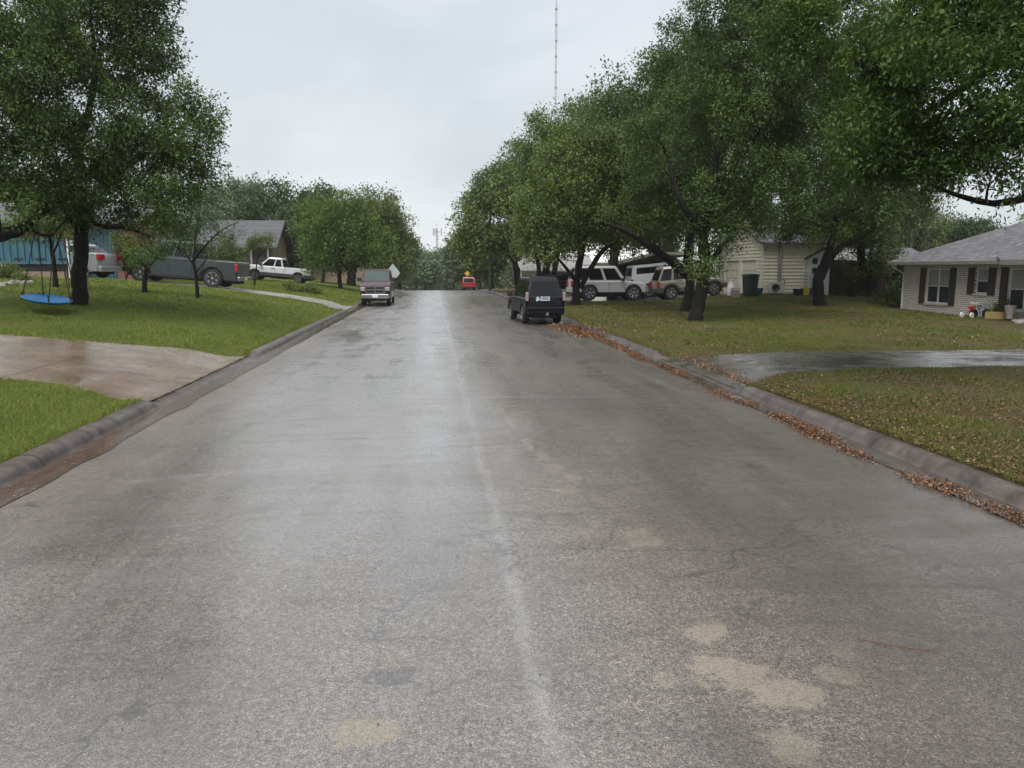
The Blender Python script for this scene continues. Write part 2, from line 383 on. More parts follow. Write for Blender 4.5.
M['shingle'] = m_shingle('grey_shingle', (.24, .24, .255), (.12, .118, .125), (.05, .05, .05))
M['shingle_slate'] = m_shingle('slate_shingle', (.15, .155, .168), (.10, .104, .114), (.07, .07, .08))

def m_wood(name, a, b, w=.14, axis='x'):
    m, nt, bs = mat(name); t = NT(nt, bs); x, y, z = t.sep(t.pos())
    s = x if axis == 'x' else y
    board = t.math('FLOOR', t.math('DIVIDE', s, w))
    wn = nt.nodes.new('ShaderNodeTexWhiteNoise'); wn.noise_dimensions = '1D'; t.put(wn.inputs['W'], board)
    n = t.noise(t.mapp(t.pos(), (9, 9, .8)), 3, 5, .6)
    f = t.math('ADD', t.math('MULTIPLY', wn.outputs['Value'], .6), t.math('MULTIPLY', n, .4))
    t.set(col=t.ramp(f, [(.1, a), (.9, b)]), rough=.7, nrm=t.bump(n, .4, .01)); return m
M['fence'] = m_wood('weathered_fence_wood', (.035, .024, .02), (.10, .068, .055))
M['wood_pole'] = simple('old_pole_wood', (.05, .042, .036), .7, var=.3, nscale=10, bump=.4)

M['siding'] = simple('cream_siding', (.72, .67, .52), .55, var=.06, nscale=2)
M['cream'] = simple('cream_paint', (.74, .7, .57), .5, var=.05, nscale=2)
M['door_cream'] = simple('garage_door_paint', (.66, .61, .5), .5, var=.05, nscale=3)
M['white_paint'] = simple('white_paint', (.7, .7, .68), .45, var=.06)
M['trim_grey'] = simple('grey_trim', (.28, .26, .24), .5, var=.12)
M['soffit'] = simple('soffit', (.3, .27, .23), .6, var=.1)
M['shutter'] = simple('brown_shutter', (.06, .045, .042), .6, var=.15)
M['blue_panel'] = simple('blue_painted_steel', (.045, .13, .18), .4, var=.1, nscale=3)
M['blue_door'] = simple('slate_blue_door', (.05, .11, .15), .45, var=.1)
M['dark'] = simple('near_black', (.012, .012, .013), .6)
M['black_plastic'] = simple('black_plastic', (.02, .02, .021), .45)
M['rubber'] = simple('tyre_rubber', (.018, .018, .018), .7, bump=.2)
M['alloy'] = simple('wheel_alloy', (.5, .5, .51), .25, metal=.9, var=.05)
M['alloy_dark'] = simple('wheel_dark', (.06, .06, .065), .3, metal=.6)
M['chrome'] = simple('chrome', (.36, .36, .37), .25, metal=1, var=.02)
M['steel'] = simple('galvanised', (.35, .36, .37), .4, metal=.7)
M['red_lens'] = simple('red_lens', (.4, .015, .02), .15, spec=.7)
M['clear_lens'] = simple('clear_lens', (.3, .3, .32), .1, spec=.8)
M['pink_lens'] = simple('pale_tail_lens', (.34, .24, .25), .15, spec=.8)
M['amber_lens'] = simple('amber_lens', (.6, .2, .03), .2)
M['plate'] = simple('number_plate', (.6, .62, .65), .4, var=.04)
M['ink'] = simple('plate_ink', (.05, .06, .12), .5)
M['sticker'] = simple('pale_sticker', (.5, .6, .7), .4)
M['saucer'] = simple('blue_saucer', (.012, .17, .42), .4, var=.12)
M['rope'] = simple('dark_rope', (.03, .028, .03), .8)
M['rope_orange'] = simple('orange_rope', (.25, .09, .04), .8)
M['yellow_sign'] = simple('yellow_sign', (.75, .42, .02), .4, var=.03)
M['sign_back'] = simple('sign_back_aluminium', (.55, .58, .6), .35, metal=.3, var=.05)
M['bin_green'] = simple('bin_green', (.02, .035, .03), .45)
M['bin_blue'] = simple('bin_blue_green', (.03, .08, .09), .45)
M['yellow_plastic'] = simple('yellow_plastic', (.6, .45, .06), .5)
M['red_plastic'] = simple('red_plastic', (.5, .02, .03), .35)
M['blue_plastic'] = simple('blue_plastic', (.08, .13, .3), .4)
M['planter_wood'] = simple('pale_pine', (.5, .36, .16), .6, var=.15)
M['stone'] = simple('border_stone', (.3, .28, .25), .75, var=.3, bump=.5, bscale=12)
M['terracotta'] = simple('pale_pot', (.36, .33, .3), .6)
M['twig'] = simple('twig', (.10, .05, .03), .7)
M['debris'] = simple('debris', (.03, .024, .02), .8)
M['ac'] = simple('air_conditioner_casing', (.55, .54, .5), .5, var=.05)
M['mast_paint'] = simple('mast_paint', (.3, .28, .29), .5)
M['purple_plastic'] = simple('purple_plastic', (.12, .08, .2), .5)

def m_paint(name, col, metal=.0, rough=.3):
    m, nt, bs = mat(name); t = NT(nt, bs); c = t.co()
    n = t.noise(c, 4, 4, .6); drops = t.vor(c, 45); dm = t.ramp(drops, [(.12, 1), (.3, 0)])
    lo = tuple(a*.85 for a in col)
    t.set(col=t.mix(n, lo, col), metal=metal, rough=rough, coat=.55, crough=.05, nrm=t.bump(dm, .06, .003)); return m
M['p_maroon'] = m_paint('paint_maroon', (.06, .012, .019), .2)
M['p_grey'] = m_paint('paint_slate_grey', (.062, .074, .086), .4)
M['p_silver'] = m_paint('paint_silver', (.42, .43, .45), .4)
M['p_white'] = m_paint('paint_white', (.66, .68, .7))
M['p_cladding'] = m_paint('paint_charcoal', (.07, .072, .08), .2, .4)
M['p_pearl'] = m_paint('paint_pearl_white', (.55, .55, .55))
M['p_beige'] = m_paint('paint_beige', (.38, .33, .27), .3)
M['p_beige_dark'] = m_paint('paint_taupe', (.13, .11, .095), .2, .45)
M['p_black'] = m_paint('paint_black', (.004, .0045, .008), 0, .45)
M['p_black'].node_tree.nodes['Principled BSDF'].inputs['Coat Weight'].default_value = .22
M['p_black'].node_tree.nodes['Principled BSDF'].inputs['Specular IOR Level'].default_value = .2
M['p_red'] = m_paint('paint_red', (.28, .012, .016), .1)

def m_glass(name, col=(.012, .014, .016), rough=.04):
    m, nt, bs = mat(name); t = NT(nt, bs)
    n = t.noise(t.co(), 3, 2)
    t.set(col=t.mix(n, col, tuple(a*1.6 for a in col)), rough=rough, spec=.3); return m
M['glass'] = m_glass('dark_car_glass', (.006, .007, .009))
M['glass_screen'] = m_glass('windscreen_glass', (.05, .07, .07))
M['pane'] = m_glass('window_pane', (.03, .035, .04), .06)
M['blind'] = simple('window_blind', (.32, .33, .34), .5)

# ------------------------------------------------------------------ mesh building
def tag(o, label=None, cat=None, group=None, kind=None):
    if label: o['label'] = label
    if cat: o['category'] = cat
    if group: o['group'] = group
    if kind: o['kind'] = kind
    return o

def thing(name, label, cat, loc=(0, 0, 0), rz=0.0, group=None):
    o = bpy.data.objects.new(name, None); C.objects.link(o)
    o.location = [float(a) for a in loc]; o.rotation_euler = (0, 0, rz); o.empty_display_size = .2
    return tag(o, label, cat, group)

class MB:
    def __init__(s): s.v = []; s.f = []; s.n = 0
    def add(s, v, f):
        s.v.extend([tuple(map(float, a)) for a in v]); s.f.extend([tuple(i+s.n for i in q) for q in f]); s.n += len(v); return s
    def box(s, x0, x1, y0, y1, z0, z1, rot=0, org=(0, 0), tilt=None):
        v = [(x, y, z) for z in (z0, z1) for y in (y0, y1) for x in (x0, x1)]
        if rot:
            c, sn = math.cos(rot), math.sin(rot); ox, oy = org
            v = [(ox+(x-ox)*c-(y-oy)*sn, oy+(x-ox)*sn+(y-oy)*c, z) for x, y, z in v]
        return s.add(v, [(0, 2, 3, 1), (4, 5, 7, 6), (0, 1, 5, 4), (2, 6, 7, 3), (0, 4, 6, 2), (1, 3, 7, 5)])
    def bar(s, a, b, w, h=None, up=(0, 0, 1)):
        """box of section w x h from a to b"""
        h = h or w
        a, b = Vector(a), Vector(b); d = (b-a).normalized(); u = Vector(up)
        if abs(d.dot(u)) > .98: u = Vector((1, 0, 0))
        sd = d.cross(u).normalized(); u = sd.cross(d).normalized()
        v = [p+sd*i*w/2+u*j*h/2 for p in (a, b) for i, j in ((-1, -1), (1, -1), (1, 1), (-1, 1))]
        return s.add(v, [(0, 3, 2, 1), (4, 5, 6, 7), (0, 1, 5, 4), (1, 2, 6, 5), (2, 3, 7, 6), (3, 0, 4, 7)])
    def tube(s, pts, rad, n=8, cap=True):
        pts = [Vector(p) for p in pts]
        if not hasattr(rad, '__len__'): rad = [rad]*len(pts)
        rings = []; v = []; f = []
        for i, p in enumerate(pts):
            d = (pts[min(i+1, len(pts)-1)]-pts[max(i-1, 0)]).normalized()
            a = Vector((0, 0, 1)) if abs(d.z) < .9 else Vector((1, 0, 0))
            x = d.cross(a).normalized(); y = d.cross(x)
            for k in range(n):
                t = 2*PI*k/n; v.append(p+(x*math.cos(t)+y*math.sin(t))*rad[i])
        for i in range(len(pts)-1):
            for k in range(n):
                f.append((i*n+k, i*n+(k+1) % n, (i+1)*n+(k+1) % n, (i+1)*n+k))
        if cap: f.append(tuple(range(n))[::-1]); f.append(tuple((len(pts)-1)*n+k for k in range(n)))
        return s.add(v, f)
    def lathe(s, prof, c=(0, 0, 0), axis='z', n=16):
        """prof: (radius, height) pairs"""
        v = []; f = []
        for r, h in prof:
            for k in range(n):
                t = 2*PI*k/n; a, b = r*math.cos(t), r*math.sin(t)
                p = (a, b, h) if axis == 'z' else ((a, h, b) if axis == 'y' else (h, a, b))
                v.append((p[0]+c[0], p[1]+c[1], p[2]+c[2]))
        m = len(prof)
        for i in range(m-1):
            for k in range(n): f.append((i*n+k, i*n+(k+1) % n, (i+1)*n+(k+1) % n, (i+1)*n+k))
        if prof[0][0] > 1e-4: f.append(tuple(range(n))[::-1])
        if prof[-1][0] > 1e-4: f.append(tuple((m-1)*n+k for k in range(n)))
        return s.add(v, f)
    def prism(s, poly, a, b, axis='y'):
        """extrude a 2D polygon along an axis from a to b; poly in the two other axes order (x,z)/(y,z)/(x,y)"""
        n = len(poly); v = []
        for h in (a, b):
            for p, q in poly: v.append((p, h, q) if axis == 'y' else ((h, p, q) if axis == 'x' else (p, q, h)))
        f = [tuple(range(n)), tuple(range(2*n-1, n-1, -1))]+[(i, (i+1) % n, n+(i+1) % n, n+i) for i in range(n)]
        return s.add(v, f)
    def quad(s, a, b, c, d): return s.add([a, b, c, d], [(0, 1, 2, 3)])
    def build(s, name, m, parent=None, smooth=None, bevel=0, loc=None, double=False):
        me = bpy.data.meshes.new(name); me.from_pydata(s.v, [], s.f); me.validate()
        import bmesh
        bm = bmesh.new(); bm.from_mesh(me)
        bmesh.ops.recalc_face_normals(bm, faces=bm.faces); bm.to_mesh(me); bm.free()
        me.materials.append(M[m] if isinstance(m, str) else m)
        if smooth:
            me.polygons.foreach_set('use_smooth', [True]*len(me.polygons))
            me.set_sharp_from_angle(angle=R(smooth))
        o = bpy.data.objects.new(name, me); C.objects.link(o)
        if parent is not None: o.parent = parent
        if loc is not None: o.location = loc
        if bevel:
            b = o.modifiers.new('bevel', 'BEVEL'); b.width = bevel; b.segments = 2; b.limit_method = 'ANGLE'; b.angle_limit = R(40)
        return o

def fast_mesh(name, verts, nper, m, parent=None, rnd=None, smooth=False):
    """polygons of nper consecutive vertices each"""
    nv = len(verts); npoly = nv//nper
    me = bpy.data.meshes.new(name)
    me.vertices.add(nv); me.loops.add(nv); me.polygons.add(npoly)
    me.vertices.foreach_set('co', np.asarray(verts, np.float32).ravel())
    me.loops.foreach_set('vertex_index', np.arange(nv, dtype=np.int32))
    me.polygons.foreach_set('loop_start', np.arange(0, nv, nper, dtype=np.int32))
    if rnd is not None:
        a = me.attributes.new('rnd', 'FLOAT', 'FACE'); a.data.foreach_set('value', np.asarray(rnd, np.float32))
    me.update(calc_edges=True)
    me.materials.append(M[m] if isinstance(m, str) else m)
    o = bpy.data.objects.new(name, me); C.objects.link(o)
    if parent is not None: o.parent = parent
    return o

def indexed_mesh(name, verts, faces, m, parent=None, smooth=True, angle=None):
    verts = np.asarray(verts, np.float32); faces = np.asarray(faces, np.int32)
    me = bpy.data.meshes.new(name)
    me.vertices.add(len(verts)); me.loops.add(faces.size); me.polygons.add(len(faces))
    me.vertices.foreach_set('co', verts.ravel()); me.loops.foreach_set('vertex_index', faces.ravel())
    me.polygons.foreach_set('loop_start', np.arange(0, faces.size, faces.shape[1], dtype=np.int32))
    if smooth: me.polygons.foreach_set('use_smooth', np.ones(len(faces), bool))
    me.update(calc_edges=True); me.validate()
    if angle: me.set_sharp_from_angle(angle=R(angle))
    me.materials.append(M[m] if isinstance(m, str) else m)
    o = bpy.data.objects.new(name, me); C.objects.link(o)
    if parent is not None: o.parent = parent
    return o

def sheet(name, xs, ys, zf, m, smooth=True):
    X, Y = np.meshgrid(xs, ys); Z = zf(X, Y)
    v = np.stack([X, Y, Z], -1).reshape(-1, 3)
    nx, ny = len(xs), len(ys)
    i = np.arange(nx-1)[None, :]+np.arange(ny-1)[:, None]*nx
    f = np.stack([i, i+1, i+nx+1, i+nx], -1).reshape(-1, 4)
    return indexed_mesh(name, v, f, m, smooth=smooth)

def copy_tree(o, parent=None):
    c = o.copy(); C.objects.link(c); c.parent = parent
    for ch in list(o.children): copy_tree(ch, c)
    return c

# ------------------------------------------------------------------ ground, road, kerbs, drives
RL, RR = -4.05, 4.95
def drive_span(side, idx, s):
    """inner edges (ya, yb) of driveway at distance s from the kerb"""
    if side == 'L':
        a, b, ia, ib = [(12.7, 19.5, 13.4, 18.6), (40.0, 44.9, 40.6, 44.2)][idx]
    else:
        a, b, ia, ib = [(13.3, 18.3, 14.5, 17.7), (45.6, 53.9, 46.6, 53.2)][idx]
    k = (1-np.clip(s/(3.0 if (side == 'L' and idx == 0) else 1.6), 0, 1))**1.7
    return ia+(a-ia)*k, ib+(b-ib)*k
DRV = [('L', 0, 60), ('L', 1, 26), ('R', 0, 17), ('R', 1, 14.3)]

def in_drive(X, Y, pad=0.0):
    m = np.zeros(np.broadcast(X, Y).shape, bool)
    for side, idx, smax in DRV:
        s = (-4.65-X) if side == 'L' else (X-5.55)
        a, b = drive_span(side, idx, np.clip(s, 0, None))
        m |= (s > -.05) & (s < smax) & (Y > a-pad) & (Y < b+pad)
    return m

def ground_z(X, Y):
    z = H(X, Y)
    on_road = (X > -4.62) & (X < 5.52)
    z = np.where(on_road, road_z(Y)-.12, z)
    d = in_drive(X, Y, -.06)
    n = .012*np.sin(X*3.1+np.sin(Y*2.3))*np.sin(Y*2.7+X)+.02*np.sin(X*.9+1)*np.sin(Y*.7)
    z = np.where(on_road, z, np.where(d, z-.06, z+.015+n*sm((np.abs(X-.45)-5.1)/.6)))
    return z
xs = np.unique(np.round(np.concatenate([[-900, -600, -400, -250, -160, -110, -80, -60, -48, -40, -35, -31, -28], np.arange(-26, -12, .6), np.arange(-12, -4.66, .22), [-4.655, -4.62, -3, 0, 3, 5.52, 5.555], np.arange(5.7, 14, .22), np.arange(14, 28, .6), [30, 33, 37, 42, 50, 60, 80, 110, 160, 250, 400, 600, 900]]), 3))
ys = np.unique(np.round(np.concatenate([[-300, -100, -40, -15, -5, 0, 2], np.arange(4, 30, .22), np.arange(30, 60, .4), np.arange(60, 120, 2), np.arange(120, 260, 6), [300, 400, 600, 900, 1500]]), 3))
g = sheet('ground', xs, ys, ground_z, 'ground'); tag(g, kind='structure')

ysr = np.unique(np.concatenate([[-12, -4, 0], np.arange(2, 54, 2), np.arange(54, 200, 2), [240, 300]]))
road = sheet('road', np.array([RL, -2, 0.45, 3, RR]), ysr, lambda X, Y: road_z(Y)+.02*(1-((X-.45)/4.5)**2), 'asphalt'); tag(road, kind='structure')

def kerb(side):
    k0 = [(0, .0), (.06, -.004), (.30, -.012), (.325, .0), (.355, .055), (.385, .105), (.42, .132), (.46, .14), (.59, .145), (.60, .13), (.60, -.15)] if side < 0 else \
         [(0, .0), (.06, -.004), (.34, -.012), (.375, .0), (.41, .05), (.44, .1), (.475, .128), (.51, .135), (.595, .14), (.605, .13), (.605, -.15)]
    x0 = RL if side < 0 else RR
    Ys = np.unique(np.round(np.concatenate([np.arange(-12, 60, .2), np.arange(60, 200, 1.5)]), 2))
    dips = DIPL if side < 0 else DIPR
    dm = dipmask(Ys, dips)
    prof = np.array(k0)
    V = np.zeros((len(Ys), len(prof), 3))
    wob = .006*np.sin(Ys*.9)+.004*np.sin(Ys*2.3+1)+np.random.default_rng(3).normal(0, .0025, len(Ys))+.012*(np.abs(((Ys+.3) % 3.05)-1.525) > 1.44)*side*-1
    for j, (u, z) in enumerate(prof):
        zz = z*(1-(.76 if side < 0 else .93)*dm) if z > 0 else np.full_like(Ys, z)
        V[:, j, 0] = x0+side*(u)+(wob if j > 3 else 0)
        V[:, j, 1] = Ys
        V[:, j, 2] = road_z(Ys)+zz
    n = len(prof)
    i = np.arange(n-1)[None, :]+np.arange(len(Ys)-1)[:, None]*n
    f = np.stack([i, i+1, i+n+1, i+n], -1).reshape(-1, 4)
    o = indexed_mesh('kerb', V.reshape(-1, 3), f if side > 0 else f[:, ::-1], 'kerb', angle=50)
    tag(o, kind='structure')
kerb(-1); kerb(1)

def water_z(X, Y): return road_z(Y)+.007
wy = np.arange(3, 60, .12)
w = sheet('gutter_water', np.array([RL+.0, RL-.1, RL-.2, RL-.322]), wy, lambda X, Y: road_z(Y)+.008, 'water'); tag(w, kind='structure')
def wave_edge(o, x0, amp, sgn):
    for v in o.data.vertices:
        if abs(v.co.x-x0) < .01:
            y = v.co.y; v.co.x += sgn*amp*(.5+.5*math.sin(y*1.7+2*math.sin(y*.45)))*(.6+.4*math.sin(y*4.1))
wave_edge(w, RL, .07, 1)
m2, nt, bs = mat('clear_gutter_film'); t = NT(nt, bs); p = t.pos()
t.set(col=t.mix(t.noise(p, 4, 4), (.05, .042, .038), (.09, .075, .065)), rough=t.ramp(t.noise(t.mapp(p, (3, .5, 1)), 2, 4), [(.4, .06), (.65, .4)]), spec=.6, nrm=t.bump(t.noise(t.mapp(p, (1, .4, 1)), 10, 3), .2, .01))
w = sheet('gutter_water', np.array([RR+.06, RR+.2, RR+.372]), wy, lambda X, Y: road_z(Y)+.005, m2); tag(w, kind='structure')

def drive(side, idx, smax, name, m, s_end):
    S = np.unique(np.concatenate([[-.1 if side == 'R' else 0], np.arange(0, 3, .2), np.arange(3, s_end+.01, .5)])); n = 14
    V = []
    for s in S:
        x = -4.65-s if side == 'L' else 5.55+s
        a, b = drive_span(side, idx, s); yy = np.linspace(a, b, n)
        zz = H(np.full(n, x), yy)+.012 if s >= 0 else road_z(yy)+.02
        row = [(x, yy[0], zz[0]-.12)]+[(x, y, z) for y, z in zip(yy, zz)]+[(x, yy[-1], zz[-1]-.12)]
        V += row
    k = n+2
    i = np.arange(k-1)[None, :]+np.arange(len(S)-1)[:, None]*k
    f = np.stack([i, i+1, i+k+1, i+k], -1).reshape(-1, 4)
    o = indexed_mesh(name, V, f if side == 'L' else f[:, ::-1], m, angle=40); tag(o, kind='structure')
drive('L', 0, 0, 'driveway', 'drive_tan', 30)
drive('L', 1, 0, 'driveway', 'drive_pale', 26)
drive('R', 0, 0, 'driveway', 'drive_grey', 17)
drive('R', 1, 0, 'driveway', 'drive_grey', 14.3)

# ------------------------------------------------------------------ grass, leaves, litter
def blades(name, x0, x1, y0, y1, density, length, width, m, seed, keep=None):
    r = np.random.default_rng(seed)
    n = int((x1-x0)*(y1-y0)*density)
    X = r.uniform(x0, x1, n); Y = r.uniform(y0, y1, n)
    k = ~in_drive(X, Y, -.03)
    if keep is not None: k &= keep(X, Y, r)
    X, Y = X[k], Y[k]; n = len(X)
    Z = ground_z(X, Y)-.005
    a = r.uniform(0, 2*PI, n); L = length*r.uniform(.5, 1.3, n)*(.75+.5*np.sin(X*1.7+np.sin(Y*1.3)*2)**2); wd = width*r.uniform(.6, 1.2, n)
    lean = r.normal(0, .45, (n, 2))
    base = np.stack([X, Y, Z], 1); sd = np.stack([np.cos(a), np.sin(a), np.zeros(n)], 1)*wd[:, None]/2
    tip = base+np.stack([lean[:, 0]*L, lean[:, 1]*L, L*.85], 1)
    V = np.stack([base-sd, base+sd, tip], 1).reshape(-1, 3)
    return fast_mesh(name, V, 3, m, rnd=r.beta(2, 2.6, n))

def leaf_litter(name, X, Y, Z, size, m, seed, tilt=.6):
    r = np.random.default_rng(seed); n = len(X)
    c = np.stack([X, Y, Z], 1)
    d = r.normal(0, 1, (n, 3)); d[:, 2] *= tilt; d /= np.linalg.norm(d, axis=1)[:, None]
    u = np.tile([0, 0, 1.0], (n, 1))+r.normal(0, tilt*.6, (n, 3)); s = np.cross(d, u); s /= np.linalg.norm(s, axis=1)[:, None]
    u = np.cross(s, d)
    L = (size*r.uniform(.6, 1.3, n))[:, None]
    V = np.stack([c-d*L*.5, c+s*L*.22+u*L*.10, c+d*L*.5, c-s*L*.22+u*L*.10], 1).reshape(-1, 3)
    return fast_mesh(name, V, 4, m, rnd=r.uniform(0, 1, n))

tag(blades('grass', -9.6, -4.63, 5.5, 13.7, 2600, .055, .009, 'grass_left', 1), kind='stuff')
tag(blades('grass', -13, -4.63, 18.4, 26, 1000, .06, .014, 'grass_left', 2), kind='stuff')
tag(blades('grass', -18, -4.63, 26, 40.5, 260, .08, .03, 'grass_left', 3), kind='stuff')
tag(blades('grass', -16, -4.63, 44, 64, 120, .10, .05, 'grass_left', 4), kind='stuff')
clump = lambda X, Y, r: (np.sin(X*2.3+1.7*np.sin(Y*1.9))*np.sin(Y*2.7+1.3*np.sin(X*1.1)) > .45) & (r.uniform(0, 1, len(X)) < .8)
tag(blades('grass', -9.6, -4.66, 5.5, 13.7, 900, .085, .011, 'grass_left', 51, clump), kind='stuff')
tag(blades('grass', -14, -4.66, 18.4, 34, 260, .10, .022, 'grass_left', 52, clump), kind='stuff')
tag(blades('grass', 5.6, 14.5, 5.5, 15, 700, .075, .011, 'grass_right', 53, clump), kind='stuff')
tag(blades('grass', 5.6, 20, 17.6, 40, 150, .10, .025, 'grass_right', 54, clump), kind='stuff')
tag(blades('grass', -4.78, -4.63, 5.5, 30, 3500, .085, .010, 'grass_left', 55), kind='stuff')
tag(blades('grass', 5.56, 5.68, 5.5, 30, 2200, .075, .010, 'grass_right', 56), kind='stuff')
thin = lambda X, Y, r: r.uniform(0, 1, len(X)) < np.clip(.62+.6*np.sin(X*1.1+2*np.sin(Y*.6))*np.sin(Y*.9+X*.4), .12, 1)*np.clip((X-5.45)/.7, .15, 1)
tag(blades('grass', 5.57, 14.5, 5.5, 15, 2100, .045, .009, 'grass_right', 5, thin), kind='stuff')
tag(blades('grass', 5.57, 18, 17.4, 28, 700, .05, .016, 'grass_right', 6, thin), kind='stuff')
tag(blades('grass', 5.57, 24, 28, 46.5, 190, .07, .035, 'grass_right', 7, thin), kind='stuff')

# leaf drift along the right gutter
def drift():
    r = np.random.default_rng(11)
    n = 17000; Y = 4.5+17*r.uniform(0, 1, n)**1.25
    amp = np.clip(.55+.5*np.sin(Y*2.1)+.35*np.sin(Y*5.3+1)+.3*np.sin(Y*.8), .03, 1.3)
    keep = r.uniform(0, 1.2, n) < amp
    Y = Y[keep]; amp = amp[keep]
    X = 5.02+.07*np.sin(Y*1.3)+r.normal(0, .04+.045*amp)
    Z = road_z(Y)+.01+np.abs(r.normal(0, .014+.018*amp))*np.clip(1.2-np.abs(X-5.05)*5, .1, 1)
    return X, Y, Z
X, Y, Z = drift()
tag(leaf_litter('fallen_leaves', X, Y, Z, .036, 'litter', 12), kind='stuff')
r_ = np.random.default_rng(13)
n = 3600; Y = r_.uniform(24, 29.6, n); X = 5.0+r_.normal(0, .26, n)-(Y-26)*.05
tag(leaf_litter('fallen_leaves', X, Y, np.where(X > 5.33, H(np.maximum(X, 5.56), Y), road_z(Y))+.02+r_.uniform(0, .05, n), .08, 'litter', 14), kind='stuff')
n = 2500; Y = r_.uniform(20, 27, n); X = 5.08+r_.normal(0, .1, n)
tag(leaf_litter('fallen_leaves', X, Y, road_z(Y)+.02+r_.uniform(0, .03, n), .06, 'litter', 15), kind='stuff')
n = 1100; Y = r_.uniform(13.4, 18, n); X = 5.75+np.abs(r_.normal(0, .35, n))*(Y-13)*.25
tag(leaf_litter('fallen_leaves', X, Y, H(X, Y)+.02, .045, 'litter', 16), kind='stuff')
n = 36000; X = 5.57+9*r_.uniform(0, 1, n)**1.5; Y = r_.uniform(5.5, 15, n)
k = (~in_drive(X, Y)) & (r_.uniform(0, 1, n) < np.clip(.5+.7*np.sin(X*1.3+Y*.7)*np.sin(Y*1.1), .1, 1)+np.clip(1.4-(X-5.5), 0, 1)+np.clip((9-Y)*.25, 0, 1)); X, Y = X[k], Y[k]
tag(leaf_litter('fallen_leaves', X, Y, ground_z(X, Y)+r_.uniform(.01, .045, len(X)), .042, 'litter_lawn', 17), kind='stuff')
n = 15000; X = r_.uniform(5.57, 20, n); Y = r_.uniform(17.6, 42, n)
k = (~in_drive(X, Y)) & (r_.uniform(0, 1, n) < np.clip(.35+.8*np.sin(X*.8+Y*.3)*np.sin(Y*.5+1), .06, 1)+np.clip(1.0-(X-5.5)*.8, 0, 1)); X, Y = X[k], Y[k]
tag(leaf_litter('fallen_leaves', X, Y, ground_z(X, Y)+r_.uniform(.02, .06, len(X)), .07, 'litter_lawn', 18), kind='stuff')
# small grit and leaf bits on the asphalt
n = 1500; X = r_.uniform(-3.9, 4.8, n); Y = 3+24*r_.uniform(0, 1, n)**1.2
tag(leaf_litter('road_debris', X, Y, road_z(Y)+.025, .015, 'debris', 19, .25), kind='stuff')
# crumbs of debris along the left driveway lip
n = 260; Y = r_.uniform(12.6, 19.6, n); X = -4.62+r_.normal(0, .035, n)-.0*Y
tag(leaf_litter('driveway_debris', X, Y, road_z(Y)+.055, .045, 'debris', 20, .4), kind='stuff')

tw = MB(); pts = [P(855, 659, 4.05), P(875, 666, 4.0), P(900, 674, 3.93), P(925, 680, 3.88), P(940, 679, 3.89)]
pts = [(p[0], p[1], .034) for p in pts]
tw.tube(pts, [.0022, .0035, .004, .003, .0015], 6)
tag(tw.build('twig', 'twig'), 'thin curved brown twig lying on the wet asphalt at lower right', 'twig')

# ------------------------------------------------------------------ trees
def E(px, py, Y, rx, rz, ry=None):
    """crown lobe: centre at photo position (px,py) at distance Y, half sizes in pixels"""
    c = P(px, py, Y); k = Y/F
    return (*c, rx*k, (ry if ry else (rx+rz)*.5*k), rz*k)

def puffs_for(ells, n, pr, r, shell=.45):
    vol = np.array([(e[3]*e[4]+e[4]*e[5]+e[3]*e[5]) for e in ells]); vol = vol/vol.sum()
    idx = r.choice(len(ells), n*3, p=vol)
    E_ = np.array(ells)[idx]
    d = r.normal(0, 1, (n*3, 3)); d /= np.linalg.norm(d, axis=1)[:, None]
    rad = r.uniform(shell, 1, n*3)**.6
    az = np.arctan2(d[:, 1], d[:, 0]); ph = r.uniform(0, 6.28, 4)
    lob = .90+.13*np.sin(3*az+ph[0]+2*d[:, 2])+.10*np.sin(5*az*1.0+ph[1]-4*d[:, 2])+.07*np.sin(9*d[:, 2]+ph[2]+2*az)
    p = E_[:, :3]+d*(rad*lob)[:, None]*E_[:, 3:]
    # thin out: keep points that are not crowded
    keep = []; mind = pr*.62
    for q in p:
        if len(keep) and np.min(np.sum((np.array(keep)-q)**2, 1)) < mind*mind: continue
        keep.append(q)
        if len(keep) >= n: break
    return np.array(keep)

def leaves_for(puffs, pr, per, ll, r, droop=.3, flat=.8, aspect=.5):
    n = len(puffs)*per
    ci = np.repeat(np.arange(len(puffs)), per)
    ps = (pr*r.uniform(.5, 1.4, len(puffs)))[ci]
    # twig tips inside each puff, leaves gathered round them
    tw_per = max(3, per//9)
    tips = r.normal(0, 1, (len(puffs)*tw_per, 3)); tips /= np.linalg.norm(tips, axis=1)[:, None]
    tips *= r.uniform(.25, 1.12, len(tips))[:, None]**.7
    ti = ci*tw_per+r.integers(0, tw_per, n)
    o = tips[ti]
    pos = puffs[ci]+o*ps[:, None]*np.array([1, 1, flat])+r.normal(0, 1, (n, 3))*ll*.95
    pos[:, 2] -= np.abs(r.normal(0, ps*.16, n))
    d = o+r.normal(0, .75, (n, 3)); d[:, 2] -= droop; d /= np.linalg.norm(d, axis=1)[:, None]
    up = np.tile([0, 0, 1.0], (n, 1))*.9+o*.6+r.normal(0, .55, (n, 3))
    s = np.cross(d, up); s /= (np.linalg.norm(s, axis=1)[:, None]+1e-6)
    u = np.cross(s, d)
    L = (ll*r.uniform(.65, 1.3, n))[:, None]
    V = np.stack([pos-d*L*.5, pos+s*L*aspect*.5+u*L*.08, pos+d*L*.5, pos-s*L*aspect*.5+u*L*.08], 1).reshape(-1, 3)
    tone = np.clip(r.beta(3, 3.6, n)*.42+(r.uniform(0, 1, len(puffs))**1.4*.5)[ci], 0, 1)
    return V, tone

